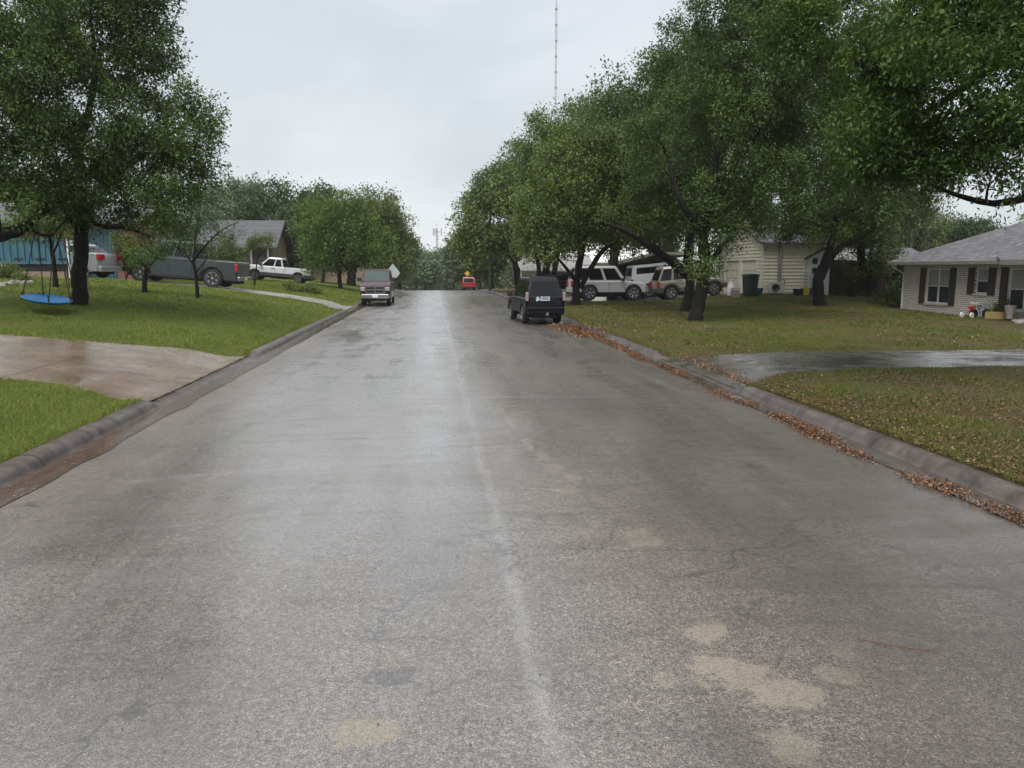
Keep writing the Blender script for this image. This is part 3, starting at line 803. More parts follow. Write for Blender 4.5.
def tubes_arrays(paths, rads, n):
    V = []; Fc = []; off = 0
    ang = np.arange(n)*2*PI/n; cs, sn = np.cos(ang), np.sin(ang)
    for p, rd in zip(paths, rads):
        p = np.asarray(p, float); m = len(p)
        d = np.gradient(p, axis=0); d /= (np.linalg.norm(d, axis=1)[:, None]+1e-9)
        a = np.where(np.abs(d[:, 2:3]) < .92, np.array([[0, 0, 1.0]]), np.array([[1.0, 0, 0]]))
        a = np.tile(a[0], (m, 1)) if m else a
        x = np.cross(d, a); x /= (np.linalg.norm(x, axis=1)[:, None]+1e-9); y = np.cross(d, x)
        ring = p[:, None, :]+(x[:, None, :]*cs[None, :, None]+y[:, None, :]*sn[None, :, None])*np.asarray(rd)[:, None, None]
        V.append(ring.reshape(-1, 3))
        i = np.arange(m-1)[:, None]*n+np.arange(n)[None, :]
        j = np.arange(m-1)[:, None]*n+(np.arange(n)[None, :]+1) % n
        Fc.append(np.stack([i, j, j+n, i+n], -1).reshape(-1, 4)+off); off += m*n
    return np.concatenate(V), np.concatenate(Fc)

def smooth_path(pts, rad, k=6, wob=0, r=None):
    pts = np.asarray(pts, float); rad = np.asarray(rad, float)
    t = np.arange(len(pts)); tt = np.linspace(0, len(pts)-1, (len(pts)-1)*k+1)
    out = []
    for a in tt:
        i = min(int(a), len(pts)-2); f = a-i
        p0 = pts[max(i-1, 0)]; p1 = pts[i]; p2 = pts[i+1]; p3 = pts[min(i+2, len(pts)-1)]
        out.append(.5*((2*p1)+(-p0+p2)*f+(2*p0-5*p1+4*p2-p3)*f*f+(-p0+3*p1-3*p2+p3)*f**3))
    out = np.array(out); rr = np.interp(tt, t, rad)
    if wob and r is not None:
        n = r.normal(0, 1, out.shape)*wob*rr[:, None]; n[0] = 0; out = out+n
        rr = rr*(1+r.normal(0, .05, len(rr)))
    return out, rr

def tree(name, label, base, limbs, ells, npuff, pr, per, ll, leafmat, seed, group='trees along the street', twigs=True, shell=.45, droop=.3, aspect=.5, flat=.8, skip=None, bark='bark', cat='tree', extra=None, flare=True):
    """base: ground point. limbs: list of (points, radii); first one is the trunk, in world coordinates"""
    r = np.random.default_rng(seed)
    o = thing(name, label, cat, base, 0, group)
    b = np.array(base, float)
    pf = puffs_for(ells, npuff, pr, r, shell)
    if skip is not None: pf = pf[~skip(pf)]
    if extra is not None: pf = np.vstack([pf, np.array(extra)])
    V, tone = leaves_for(pf, pr*1.05, int(per*1.65), ll*1.08, r, droop, flat, aspect)
    crown = fast_mesh('crown', V-b, 4, leafmat, o, tone)
    paths = []; rads = []
    nodes = []; 
    for k, (pts, rad) in enumerate(limbs):
        p, rr = smooth_path(pts, rad, 6, .09, r)
        if k == 0 and flare:
            h = p[:, 2]-p[0, 2]; rr = rr*(1+.28*np.exp(-h/.2))
            p[0, 2] -= .15
        paths.append(p-b); rads.append(rr)
        s = 0 if k else len(p)//2
        nodes += [(q, a) for q, a in zip(p[s:], rr[s:])]
    NP = np.array([q for q, a in nodes]); NR = np.array([a for q, a in nodes])
    if twigs:
        top = limbs[0][0][-1]
        order = np.argsort(np.sum((pf-np.array(top))**2, 1))
        for i in order:
            q = pf[i]
            dd = np.linalg.norm(NP-q, axis=1)+.5*np.clip(NP[:, 2]-q[2], 0, None)
            j = int(np.argmin(dd)); a = NP[j]; dist = np.linalg.norm(q-a)
            if dist < .15: continue
            m = max(4, int(dist/.35)+3); m = min(m, 10)
            tt = np.linspace(0, 1, m)[:, None]
            mid = (a+q)/2+np.array([0, 0, .12*dist])+r.normal(0, .10*dist, 3)
            path = (1-tt)**2*a+2*tt*(1-tt)*mid+tt**2*q
            path[1:-1] += r.normal(0, .02*dist, (m-2, 3))
            r0 = min(NR[j]*.75, .015+.022*dist); r1 = max(.006, ll*.06)
            rr = np.linspace(r0, r1, m)
            paths.append(path-b); rads.append(rr)
            NP = np.vstack([NP, path[1:]]); NR = np.concatenate([NR, rr[1:]])
    big = [(p, q) for p, q in zip(paths, rads) if np.max(q) > .06]; sml = [(p, q) for p, q in zip(paths, rads) if np.max(q) <= .06]
    V1, F1 = tubes_arrays([p for p, q in big], [q for p, q in big], 12) if big else (np.zeros((0, 3)), np.zeros((0, 4), int))
    if sml:
        V2, F2 = tubes_arrays([p for p, q in sml], [q for p, q in sml], 5)
        V1, F1 = np.concatenate([V1, V2]), np.concatenate([F1, F2+len(V1)])
    indexed_mesh('trunk', V1, F1, bark, o)
    return o

def limbs_auto(base, fork_h, top, r0, seed, n=4, spread=2.5, up=3.0):
    """short trunk and a few diverging limbs reaching into the crown around 'top'"""
    r = np.random.default_rng(seed); b = np.array(base, float); t = np.array(top, float)
    f = b+np.array([(t[0]-b[0])*.12, (t[1]-b[1])*.12, fork_h])
    L = [([b, (b+f)/2+r.normal(0, .05, 3), f], [r0, r0*.85, r0*.85])]
    for k in range(n):
        a = 2*PI*k/n+r.uniform(-.4, .4)
        e = np.array([t[0]+math.cos(a)*spread, t[1]+math.sin(a)*spread, t[2]+r.uniform(-.1, .5)*up])
        m = f*.55+e*.45+np.array([math.cos(a)*.15*spread, math.sin(a)*.15*spread, -.08*up])
        L.append(([f-np.array([0, 0, .1]), m, e], [r0*.68, r0*.42, r0*.13]))
    return L

def on(px, Y):
    """terrain point under photo column px at distance Y"""
    x = P(px, 300, Y)[0]; return np.array([x, Y, Hf(x, Y)])
OAKS = 'oaks lining the right side of the street'
# --- right row, from far to near
b = on(519, 70)
tree('oak_tree', 'farthest full oak of the right-hand row, crown hanging over the road beyond the black SUV', b,
     [([b, b+[-.3, 0, 2.2], P(515, 262, 70)], [.32, .27, .25]), ([P(515, 262, 70), P(500, 245, 69), P(482, 232, 68)], [.22, .15, .06]), ([P(515, 262, 70), P(512, 220, 70), P(505, 180, 70)], [.22, .16, .06]), ([P(515, 262, 70), P(532, 230, 71), P(535, 190, 71)], [.2, .14, .06])],
     [E(500, 215, 70, 46, 45), E(522, 180, 70, 42, 40), E(478, 235, 68, 26, 32), E(500, 182, 70, 24, 26), E(540, 220, 72, 30, 40)], 190, 1.05, 150, .24, 'leaf_oak_pale', 21, OAKS)
b = on(546, 58)
tree('oak_tree', 'tall oak in the right-hand row with several dark trunks behind the black SUV', b,
     [([b, b+[0, 0, 2], P(548, 245, 58)], [.33, .28, .25]), ([b+[.3, .2, 0], P(556, 262, 58), P(566, 225, 58)], [.22, .19, .1]), ([b+[-.5, .2, 0], P(538, 262, 58), P(530, 225, 58)], [.2, .17, .1]), ([P(548, 245, 58), P(560, 190, 58), P(580, 130, 58)], [.2, .15, .05]), ([P(548, 245, 58), P(545, 200, 58), P(545, 155, 58)], [.2, .15, .05])],
     [E(560, 180, 58, 46, 62), E(590, 140, 59, 46, 50), E(545, 150, 59, 26, 38), E(600, 190, 58, 40, 60), E(530, 215, 57, 26, 40)], 210, 1.0, 150, .21, 'leaf_oak_pale', 22, OAKS)
b = on(612, 50)
tree('oak_tree', 'tall dark oak rising behind the white SUV in the right-hand row', b,
     limbs_auto(b, 3.2, P(630, 130, 50), .36, 5, 5, 2.6), [E(615, 130, 50, 52, 52), E(660, 110, 50, 55, 60), E(650, 180, 51, 55, 60), E(690, 90, 49, 45, 55), E(600, 180, 51, 35, 50)], 230, .95, 150, .19, 'leaf_oak', 23, OAKS)
b = on(576, 41.5)
tree('oak_tree', 'mid-row oak with slim black trunk in front of the white SUV', b,
     [([b, P(577, 280, 41.5), P(581, 255, 41.5)], [.24, .2, .18]), ([P(580, 288, 41.5), P(590, 270, 41.5), P(604, 250, 41.5), P(632, 232, 41)], [.17, .15, .12, .05]), ([P(577, 282, 41.5), P(566, 268, 41.5), P(553, 252, 41)], [.12, .09, .03]),
      ([P(581, 255, 41.5), P(572, 215, 41.5), P(560, 165, 41.5)], [.17, .12, .04]), ([P(581, 255, 41.5), P(595, 210, 41.5), P(620, 165, 41.5)], [.17, .12, .04])],
     [E(590, 165, 41.5, 55, 45), E(570, 205, 41, 46, 40), E(630, 175, 41.5, 48, 50), E(552, 232, 41, 30, 30), E(610, 218, 41, 45, 34), E(655, 215, 41, 36, 36), E(532, 215, 42, 18, 32)], 270, .72, 165, .145, 'leaf_oak_pale', 24, OAKS)
b = on(686, 34.5)
tree('oak_tree', 'oak with a thick limb reaching left over the parked vehicles, behind the leaning trunk', b,
     [([b, P(690, 285, 34.5), P(688, 262, 34.5), P(690, 235, 34.5)], [.23, .21, .23, .18]), ([P(689, 275, 34.5), P(672, 262, 34.3), P(650, 246, 34), P(628, 232, 33.8), P(600, 222, 33.5)], [.24, .22, .17, .11, .04]),
      ([P(690, 235, 34.5), P(680, 190, 34), P(660, 140, 34)], [.2, .13, .05]), ([P(690, 235, 34.5), P(710, 190, 34.5), P(730, 140, 34.5)], [.2, .13, .05])],
     [E(670, 140, 34.5, 60, 60), E(720, 90, 35, 70, 70), E(650, 200, 34, 42, 36), E(700, 195, 35.5, 50, 40), E(740, 150, 35, 55, 60), E(690, 60, 35, 40, 45)], 290, .62, 165, .12, 'leaf_oak', 25, OAKS)
b = on(696, 28.3)
def sk(pf): # keep the window to the garage open
    return (pf[:, 2] < 3.35+.0*pf[:, 0]) & (pf[:, 0] > 11.3)
tree('oak_tree', 'leaning dark-trunked oak nearest the kerb on the right lawn, crown filling the upper right', b,
     [([b, P(699, 300, 28.3), P(706, 268, 28.4), P(703, 235, 28.5), P(712, 190, 28.5)], [.26, .24, .235, .2, .15]), ([P(706, 268, 28.4), P(728, 238, 28.2), P(748, 212, 28)], [.12, .09, .04]), ([P(703, 235, 28.5), P(680, 200, 28), P(668, 160, 28)], [.16, .11, .04]),
      ([P(712, 190, 28.5), P(760, 130, 28.5), P(800, 70, 28.5)], [.16, .12, .05]), ([P(712, 190, 28.5), P(725, 100, 28.5), P(740, 20, 28.5)], [.16, .12, .05])],
     [E(725, 130, 28.5, 70, 75), E(770, 50, 29, 90, 90), E(715, 215, 28, 34, 40), E(765, 195, 28, 60, 38), E(830, 120, 29, 75, 90), E(700, 262, 28, 14, 22), E(820, 10, 29, 90, 80), E(745, 30, 29, 48, 60)], 430, .55, 190, .105, 'leaf_oak', 26, OAKS, skip=sk)
b = on(821, 39)
tree('oak_tree', 'forked dark oak trunk in front of the small shed beside the cream house', b,
     [([b, P(818, 285, 39), P(825, 262, 39)], [.30, .27, .27]), ([P(824, 266, 39), P(832, 240, 39), P(838, 205, 39), P(830, 150, 39)], [.22, .2, .15, .06]), ([P(826, 264, 39), P(842, 246, 39), P(862, 238, 39), P(885, 215, 39)], [.2, .16, .12, .05])],
     [E(820, 170, 39, 80, 70), E(780, 210, 38, 45, 30), E(795, 226, 38, 44, 12, .9), E(860, 200, 39, 50, 40), E(875, 130, 39, 60, 70), E(800, 110, 39, 60, 70)], 300, .68, 165, .14, 'leaf_oak', 27, OAKS, skip=lambda q: (q[:, 2] < 3.85))
b = on(863, 43.5)
tree('dark_tree', 'very dark bushy tree against the wooden fence left of the painted brick house', b,
     [([b, P(862, 275, 43.5), P(860, 240, 43.5)], [.3, .26, .2]), ([b+[.35, 0, 0], P(868, 278, 43.5), P(872, 245, 43.5)], [.2, .16, .1])],
     [E(872, 245, 43.5, 26, 34), E(882, 262, 43, 16, 18), E(850, 215, 44, 50, 40), E(890, 190, 44, 50, 50)], 150, .7, 150, .15, 'leaf_olive', 28, 'trees by the fence')
# --- foreground tree whose trunk stands outside the frame on the right
b = np.array([13.6, 12.2, Hf(13.6, 12.2)])
FR = 12.0
def skf(pf):
    k = np.zeros(len(pf), bool)
    k |= (pf[:, 0]/pf[:, 1] > 1.1) | (pf[:, 1] < 8)
    for gx, gy, gr in ((990, 212, 34), (940, 215, 20), (1020, 215, 34), (915, 22, 18), (1000, 85, 18), (955, 100, 14), (1015, 160, 14)):
        c = P(gx, gy, FR); v = pf-np.array([0, 0, CH]); w = c-np.array([0, 0, CH]); w /= np.linalg.norm(w)
        d = np.linalg.norm(v-np.outer(v@w, w), axis=1)/np.linalg.norm(v, axis=1)*F
        k |= d < gr*.5
    return k
tree('large_oak', 'large-leaved oak whose branches hang into the upper right corner over the near lawn', b,
     [([b, b+[-.1, 0, 2.2], b+[-.2, .1, 3.6]], [.38, .33, .3]), ([b+[-.2, .1, 3.0], P(1120, 160, FR), P(1050, 190, FR), P(1000, 203, FR), P(960, 196, FR), P(925, 182, FR)], [.16, .10, .07, .055, .04, .02]),
      ([b+[-.2, .1, 3.6], P(1090, 30, FR), P(1010, 45, FR), P(950, 58, FR), P(900, 72, FR), P(850, 60, 12.5)], [.26, .2, .17, .14, .1, .04]),
      ([P(950, 58, FR), P(915, 35, FR), P(905, 5, FR), P(900, -30, FR)], [.1, .08, .07, .05]), ([P(1010, 45, FR), P(980, 75, FR), P(930, 110, FR), P(890, 130, FR)], [.09, .07, .05, .02]),
      ([b+[-.2, .1, 3.6], b+[-1.2, 0, 5.5], b+[-2.5, .5, 7.5]], [.26, .2, .1])],
     [E(900, 120, 12.5, 70, 45, 1.2), E(960, 150, 12, 80, 35, 1.1), E(1030, 110, 12, 60, 60, 1.2), E(880, 60, 12.8, 50, 60, 1.2), E(960, 20, 12.5, 80, 50, 1.3), E(1040, 20, 12, 70, 60, 1.3), E(1000, -70, 12.5, 130, 60, 1.6), E(1110, 90, 12, 60, 90, 1.6), E(875, 165, 12.5, 40, 22, .7), E(800, 20, 13.5, 40, 50, .8), E(950, 62, 11.2, 70, 26, .5), E(1020, 45, 11.2, 50, 30, .5), E(990, 100, 11.3, 60, 30, .5), E(905, 30, 11.5, 30, 40, .5), E(1015, 168, 11.6, 40, 24, .5), E(930, 168, 11.8, 44, 18, .5), E(870, 130, 11.8, 50, 40, .6)],
     1150, .30, 60, .082, 'leaf_near', 29, 'large trees outside the frame', shell=.2, aspect=.42, droop=.2, skip=skf)

# --- left
b = on(80, 24.6)
def skl(pf): return (pf[:, 2] < 2.75) 
tree('oak_tree', 'big dark oak on the left lawn with the blue saucer swing beside its trunk', b,
     [([b, P(80, 270, 24.6), P(82, 235, 24.6), P(84, 205, 24.6)], [.22, .20, .19, .18]), ([P(84, 212, 24.6), P(110, 180, 24.5), P(150, 150, 24.5), P(190, 120, 24.5)], [.12, .1, .07, .03]), ([P(84, 205, 24.6), P(80, 150, 24.6), P(95, 80, 24.6), P(90, 10, 24.6)], [.16, .12, .08, .04]),
      ([P(82, 238, 24.6), P(72, 222, 24.3), P(60, 205, 24)], [.08, .06, .03]), ([P(84, 215, 24.6), P(100, 226, 24.3), P(125, 228, 24), P(150, 236, 23.8)], [.08, .06, .05, .02])],
     [E(100, 120, 24.6, 76, 75), E(150, 160, 24.3, 52, 50), E(165, 205, 24, 36, 34), E(90, 40, 25, 72, 60), E(195, 125, 24.3, 24, 32), E(60, 160, 24.5, 60, 45), E(110, -30, 25, 60, 50), E(100, 195, 24, 60, 25), E(135, 10, 25, 28, 40), E(195, 165, 24.2, 14, 28), E(190, 92, 24.4, 14, 14, .6), E(212, 112, 24.3, 9, 9, .5), E(150, 50, 24.6, 16, 18, .7)], 340, .50, 180, .095, 'leaf_oak', 30, 'oaks on the left lawn', skip=skl)
b = np.array([-14.3, 21.5, Hf(-14.3, 21.5)])
tree('oak_tree', 'oak outside the left edge whose heavy low limb sweeps in above the blue swing', b,
     [([b, b+[.1, 0, 1.4], b+[.3, .2, 2.3]], [.36, .32, .3]), ([b+[.2, .2, 1.7], P(-35, 240, 22), P(0, 236, 22.4), P(22, 228, 22.5), P(40, 212, 22.6), P(62, 198, 22.8), P(88, 172, 23)], [.24, .19, .17, .15, .12, .10, .05]),
      ([P(28, 224, 22.5), P(35, 232, 22.6), P(50, 236, 22.6), P(58, 228, 22.8), P(68, 218, 23)], [.05, .04, .035, .03, .02]), ([b+[.3, .2, 2.2], P(-70, 140, 22), P(-30, 60, 22)], [.25, .18, .08]), ([P(0, 236, 22.4), P(-2, 200, 22), P(12, 160, 22)], [.07, .05, .02])],
     [E(0, 130, 22, 60, 60), E(40, 175, 22.5, 45, 22), E(-60, 80, 22, 90, 90), E(20, 60, 22, 50, 60), E(10, 190, 21.5, 30, 22), E(10, 0, 22, 60, 50)], 230, .48, 180, .085, 'leaf_oak', 31, 'oaks on the left lawn', skip=lambda q: q[:, 2] < 3.7)
b = on(57, 30)
tree('small_tree', 'thin leaning tree behind the swing in front of the blue panel wall', b,
     [([b, P(54, 265, 30), P(50, 235, 30), P(52, 205, 30)], [.09, .075, .06, .03]), ([P(53, 255, 30), P(62, 232, 30), P(75, 205, 30)], [.04, .03, .015])],
     [E(35, 222, 30, 34, 18), E(60, 210, 30, 30, 20), E(75, 235, 29.5, 8, 16)], 60, .42, 90, .085, 'leaf_bright', 32, 'small trees on the left lawn')
b = on(145, 31.5)
tree('small_tree', 'small leafy light green tree in front of the grey pickup cab', b,
     [([b, P(145, 277, 31.5), P(148, 265, 31.5)], [.10, .085, .075]), ([P(147, 270, 31.5), P(138, 258, 31.5), P(130, 250, 31.5)], [.05, .035, .015]), ([P(148, 268, 31.5), P(158, 255, 31.5), P(166, 244, 31.5)], [.05, .035, .015])],
     [E(143, 253, 31.5, 17, 11), E(133, 262, 31.5, 10, 7), E(156, 252, 31.5, 9, 10)], 30, .32, 42, .08, 'leaf_bright', 33, 'small trees on the left lawn', shell=.2)
b = on(198, 32)
tree('small_tree', 'small multi-stemmed tree with bare spreading branches in front of the grey pickup bed', b,
     [([b, P(196, 275, 32), P(193, 262, 32)], [.075, .065, .055]), ([P(194, 266, 32), P(184, 252, 32), P(172, 244, 32), P(165, 232, 32)], [.04, .03, .02, .01]), ([P(193, 262, 32), P(205, 246, 32), P(222, 230, 32), P(238, 222, 32)], [.045, .035, .025, .012]), ([P(197, 272, 32), P(206, 260, 32), P(214, 252, 32)], [.025, .02, .01]), ([P(193, 262, 32), P(196, 235, 32), P(200, 205, 32)], [.04, .03, .012]), ([P(197, 280, 32), P(203, 268, 32), P(204, 258, 32)], [.02, .015, .01])],
     [E(195, 215, 32, 30, 22), E(178, 240, 32, 26, 12), E(222, 228, 32, 24, 14), E(205, 245, 32, 22, 8), E(232, 242, 32, 8, 9)], 75, .36, 42, .08, 'leaf_grey', 34, 'small trees on the left lawn', shell=.2)
b = on(255, 51)
tree('sapling', 'thin sapling standing in front of the white pickup hood', b,
     [([b, P(256, 270, 51), P(259, 250, 51)], [.05, .045, .03]), ([P(258, 258, 51), P(266, 248, 51), P(270, 242, 51)], [.025, .02, .01])],
     [E(262, 241, 51, 13, 6), E(252, 244, 51, 7, 5)], 22, .42, 60, .11, 'leaf_olive', 35, 'small trees on the left lawn', shell=.1)
b = on(341, 62)
tree('broadleaf_tree', 'bright green upright tree on the left lawn behind the maroon pickup', b,
     limbs_auto(b, 2.6, P(345, 235, 62), .17, 8, 5, 1.6, 2.5), [E(345, 225, 62, 34, 34), E(322, 240, 62, 26, 30), E(368, 245, 62, 28, 28), E(340, 200, 62, 20, 18), E(345, 250, 62, 36, 12), E(312, 222, 63, 16, 20), E(362, 212, 62, 20, 20)], 135, .8, 95, .18, 'leaf_bright', 36, 'trees behind the left lawns', droop=-.3, flat=1.3)
b = on(352, 74)
tree('oak_tree', 'thick forked oak farther back behind the bright green tree on the left', b,
     [([b, b+[.1, 0, 1.3], b+[.2, 0, 2.2]], [.42, .38, .35]), ([b+[.1, 0, 1.2], P(338, 255, 74), P(330, 230, 74)], [.26, .2, .08]), ([b+[.2, 0, 1.6], P(366, 252, 74), P(380, 225, 74)], [.28, .2, .08])],
     [E(370, 225, 75, 34, 32), E(392, 240, 75, 20, 30), E(355, 240, 76, 40, 30), E(380, 205, 76, 18, 16), E(398, 255, 75, 12, 18)], 150, 1.0, 120, .25, 'leaf_olive', 37, 'trees behind the left lawns')
b = on(323, 72)
tree('small_tree', 'slim dark-stemmed tree left of the bright green tree', b, [([b, P(324, 270, 72), P(326, 250, 72)], [.16, .13, .09])], [E(325, 245, 73, 16, 22)], 26, .9, 110, .24, 'leaf_dark', 38, 'trees behind the left lawns')

def far_tree(px, py_top, Y, wpx, leafmat, label, seed, hole=0, group='trees far behind the houses', kind='far_tree', low=None):
    b = on(px, Y); z0 = b[2]
    top = P(px, py_top, Y)
    yb = low if low else 268-(z0+2.0-CH)*F/Y
    mid = (py_top+yb)/2; hh = (yb-py_top)/2
    r = np.random.default_rng(seed)
    ells = [E(px, mid, Y, wpx*.75, hh*.95)]
    for k in range(5):
        ells.append(E(px+r.uniform(-.6, .6)*wpx, mid+r.uniform(-.55, .5)*hh, Y, wpx*r.uniform(.35, .55), hh*r.uniform(.35, .5)))
    k = Y/F
    pr = max(.9, wpx*k*.2)
    tree(kind, label, b, limbs_auto(b, max(1.5, (top[2]-z0)*.22), P(px, mid, Y), .3, seed, 4, wpx*k*.45, (top[2]-z0)*.25), ells, 90, pr, 105, .0036*Y, leafmat, seed, group)
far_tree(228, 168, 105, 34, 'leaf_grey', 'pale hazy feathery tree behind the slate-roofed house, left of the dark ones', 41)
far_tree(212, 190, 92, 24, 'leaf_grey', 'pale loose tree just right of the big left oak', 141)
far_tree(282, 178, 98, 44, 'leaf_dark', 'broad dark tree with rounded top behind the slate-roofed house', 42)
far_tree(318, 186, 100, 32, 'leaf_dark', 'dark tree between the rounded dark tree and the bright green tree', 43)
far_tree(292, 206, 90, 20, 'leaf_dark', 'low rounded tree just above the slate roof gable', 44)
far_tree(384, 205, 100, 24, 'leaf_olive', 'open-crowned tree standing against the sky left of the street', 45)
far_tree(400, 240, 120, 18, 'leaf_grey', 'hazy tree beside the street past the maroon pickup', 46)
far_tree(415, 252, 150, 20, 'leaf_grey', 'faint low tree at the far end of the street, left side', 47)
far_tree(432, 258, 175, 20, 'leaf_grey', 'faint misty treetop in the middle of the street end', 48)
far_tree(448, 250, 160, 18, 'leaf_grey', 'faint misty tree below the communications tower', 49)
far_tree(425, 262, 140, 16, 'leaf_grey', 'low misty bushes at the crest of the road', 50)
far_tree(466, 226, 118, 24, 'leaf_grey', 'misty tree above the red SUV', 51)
far_tree(492, 225, 100, 26, 'leaf_oak', 'tree behind the slim pole on the right verge', 52)
far_tree(480, 250, 130, 22, 'leaf_dark', 'dark low tree beyond the yellow warning sign', 53)
far_tree(545, 235, 92, 36, 'leaf_dark', 'dark tree filling the gap behind the black SUV', 54)
far_tree(600, 215, 95, 44, 'leaf_dark', 'dark tree behind the grey roof and the white SUV', 55)
far_tree(665, 190, 88, 48, 'leaf_dark', 'dark tree behind the carport roof', 56)
far_tree(735, 170, 80, 48, 'leaf_dark', 'tree behind the cream garage house, left part', 57)
far_tree(830, 180, 72, 50, 'leaf_dark', 'tree rising behind the garden shed', 58)
far_tree(905, 175, 68, 46, 'leaf_grey', 'greyish tree behind the left end of the painted brick house', 59)
far_tree(975, 216, 72, 34, 'leaf_dark', 'tree behind the grey shingle roof near the vent pipe', 60)
far_tree(1052, 196, 66, 34, 'leaf_bright', 'bright tree behind the right part of the grey shingle roof', 61)
far_tree(935, 214, 90, 44, 'leaf_olive', 'olive tree line behind the brick house', 161)
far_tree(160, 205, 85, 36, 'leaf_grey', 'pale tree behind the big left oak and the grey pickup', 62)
far_tree(60, 190, 75, 60, 'leaf_dark', 'dark tree behind the blue panel wall', 63)
far_tree(-10, 180, 75, 50, 'leaf_dark', 'dark tree at the left edge behind the panel wall', 64)
far_tree(115, 195, 72, 40, 'leaf_dark', 'dark tree behind the brick garage on the left', 65)
far_tree(255, 215, 115, 36, 'leaf_olive', 'low olive tree behind the slate roof ridge', 66)
far_tree(350, 225, 112, 36, 'leaf_dark', 'dark tree seen between the two left trees', 67)
# masses that close the horizon
def wood(px0, px1, Y, top, seed):
    r = np.random.default_rng(seed); ells = []
    for px in np.arange(px0, px1, 22):
        g_ = on(px, Y); yb = 268-(g_[2]-CH)*F/Y; ty = top+r.uniform(-4, 6)
        ells.append(E(px, (yb+ty)/2, Y+r.uniform(-4, 4), 22, max(4, (yb-ty)/2+2), 4))
    pf = puffs_for(ells, int(len(ells)*26), 1.3, r, .3)
    V, tone = leaves_for(pf, 1.4, 70, .0042*Y, r)
    o = fast_mesh('woodland', V, 4, 'leaf_grey', None, tone); tag(o, kind='stuff')
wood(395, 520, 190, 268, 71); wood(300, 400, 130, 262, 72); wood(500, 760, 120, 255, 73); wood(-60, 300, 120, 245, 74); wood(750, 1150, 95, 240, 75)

def added_wood_behind():  # unseen tree line added behind the camera to darken reflections in the cars
    r = np.random.default_rng(76); ells = []
    for x in np.arange(-70, 71, 6):
        h = 11+r.uniform(-2, 3); ells.append((x, (-60 if -7 < x < 8 else -32)+r.uniform(-4, 4), h/2+.5, 4.2, 3.5, h/2))
    pf = puffs_for(ells, 520, 1.5, r, .5); V, tone = leaves_for(pf, 1.6, 60, .5, r)
    tag(fast_mesh('woodland', V, 4, 'leaf_oak', None, tone), kind='stuff')
added_wood_behind()
# shrubs and ground plants
def shrub(name, label, base, ells, n, pr, per, ll, m, seed, group='shrubs and plants'):
    b = np.array(base); c = np.mean([e[:3] for e in ells], 0)
    L = []
    r = np.random.default_rng(seed)
    for k in range(4): L.append(([b+[r.normal(0, .05), r.normal(0, .05), 0], (b+c)/2+r.normal(0, .12, 3), c+r.normal(0, .25, 3)], [.025, .018, .008]))
    o = tree(name, label, base, L, ells, n, pr, per, ll, m, seed, group, shell=.1, cat='shrub', flare=False)
    return o
b = on(127, 41.5); shrub('climbing_shrub', 'yellow-green climbing shrub on the red brick wall behind the grey pickup', b, [E(128, 248, 42, 11, 14, .5), E(122, 240, 42, 8, 8, .4)], 36, .32, 60, .10, 'leaf_olive', 81)
b = on(8, 33); shrub('garden_shrub', 'low shrub inside the stone-edged bed at the left edge', b, [E(5, 272, 33, 12, 8), E(22, 279, 32.5, 10, 5)], 34, .25, 60, .08, 'leaf_olive', 82)
b = on(225, 60); shrub('yellow_shrub', 'yellow-green shrub beside the slate-roofed house wall', b, [E(228, 252, 60, 12, 14), E(215, 258, 60, 10, 12)], 34, .55, 70, .16, 'leaf_olive', 83)
b = on(897, 39); shrub('vine_shrub', 'straggly vines climbing between the fence and the painted brick wall', b, [E(894, 285, 39, 10, 24, .8), E(900, 305, 38, 10, 10, .6), E(880, 298, 40, 8, 12, .6)], 46, .3, 26, .11, 'leaf_dark', 84)
b = on(872, 41.5); shrub('tall_weeds', 'tall weeds in front of the wooden fence under the dark tree', b, [E(870, 303, 41.5, 26, 4, .7), E(845, 302, 42, 20, 3, .6)], 60, .22, 40, .10, 'leaf_olive', 85)
b = on(1000, 30); shrub('potted_shrub', 'dark-leaved plant growing behind the pale wooden planter', b, [E(1001, 307, 29.6, 6, 8, .35), E(996, 311, 29.6, 4, 4, .3)], 16, .17, 40, .07, 'leaf_bright', 86)
b = on(300, 49)
tree('brush_pile', 'low heap of cut brush lying on the grass near the pale path', b, [([b, b+[.4, 0, .3], b+[1.1, .1, .35]], [.03, .025, .01]), ([b+[-.4, 0, .1], b+[-.9, 0, .4], b+[-1.2, 0, .75]], [.02, .02, .01])],
     [E(305, 289, 49, 16, 3.5, .8), E(288, 286, 49, 4, 6, .3), E(316, 291, 49, 8, 2.5, .5)], 70, .2, 22, .10, 'leaf_olive', 87, 'shrubs and plants', cat='brush pile', flare=False)

# stone border
sb = np.random.default_rng(5)
for i in range(13):
    px = 1+i*2.45; g_ = G(px, 287-1.2*math.sin(i*.25)*2.2-(i > 9)*(i-9)*1.0, 20, 60)
    s = sb.uniform(.10, .17); mb = MB(); mb.lathe([(0, -.3*s), (.8*s, -.2*s), (s*1.1, .2*s), (s*.8, .75*s), (0, .95*s)], n=8)
    mb.v = [(x*(1+sb.normal(0, .12)), y*(1+sb.normal(0, .12)), z*(1+sb.normal(0, .12))) for x, y, z in mb.v]
    o = mb.build('edging_stone', 'stone', smooth=50, loc=tuple(g_)); o.rotation_euler = (0, 0, sb.uniform(0, 3))
    tag(o, 'pale rough stone edging the planted bed at the left edge', 'stone', 'stones edging the planted bed')
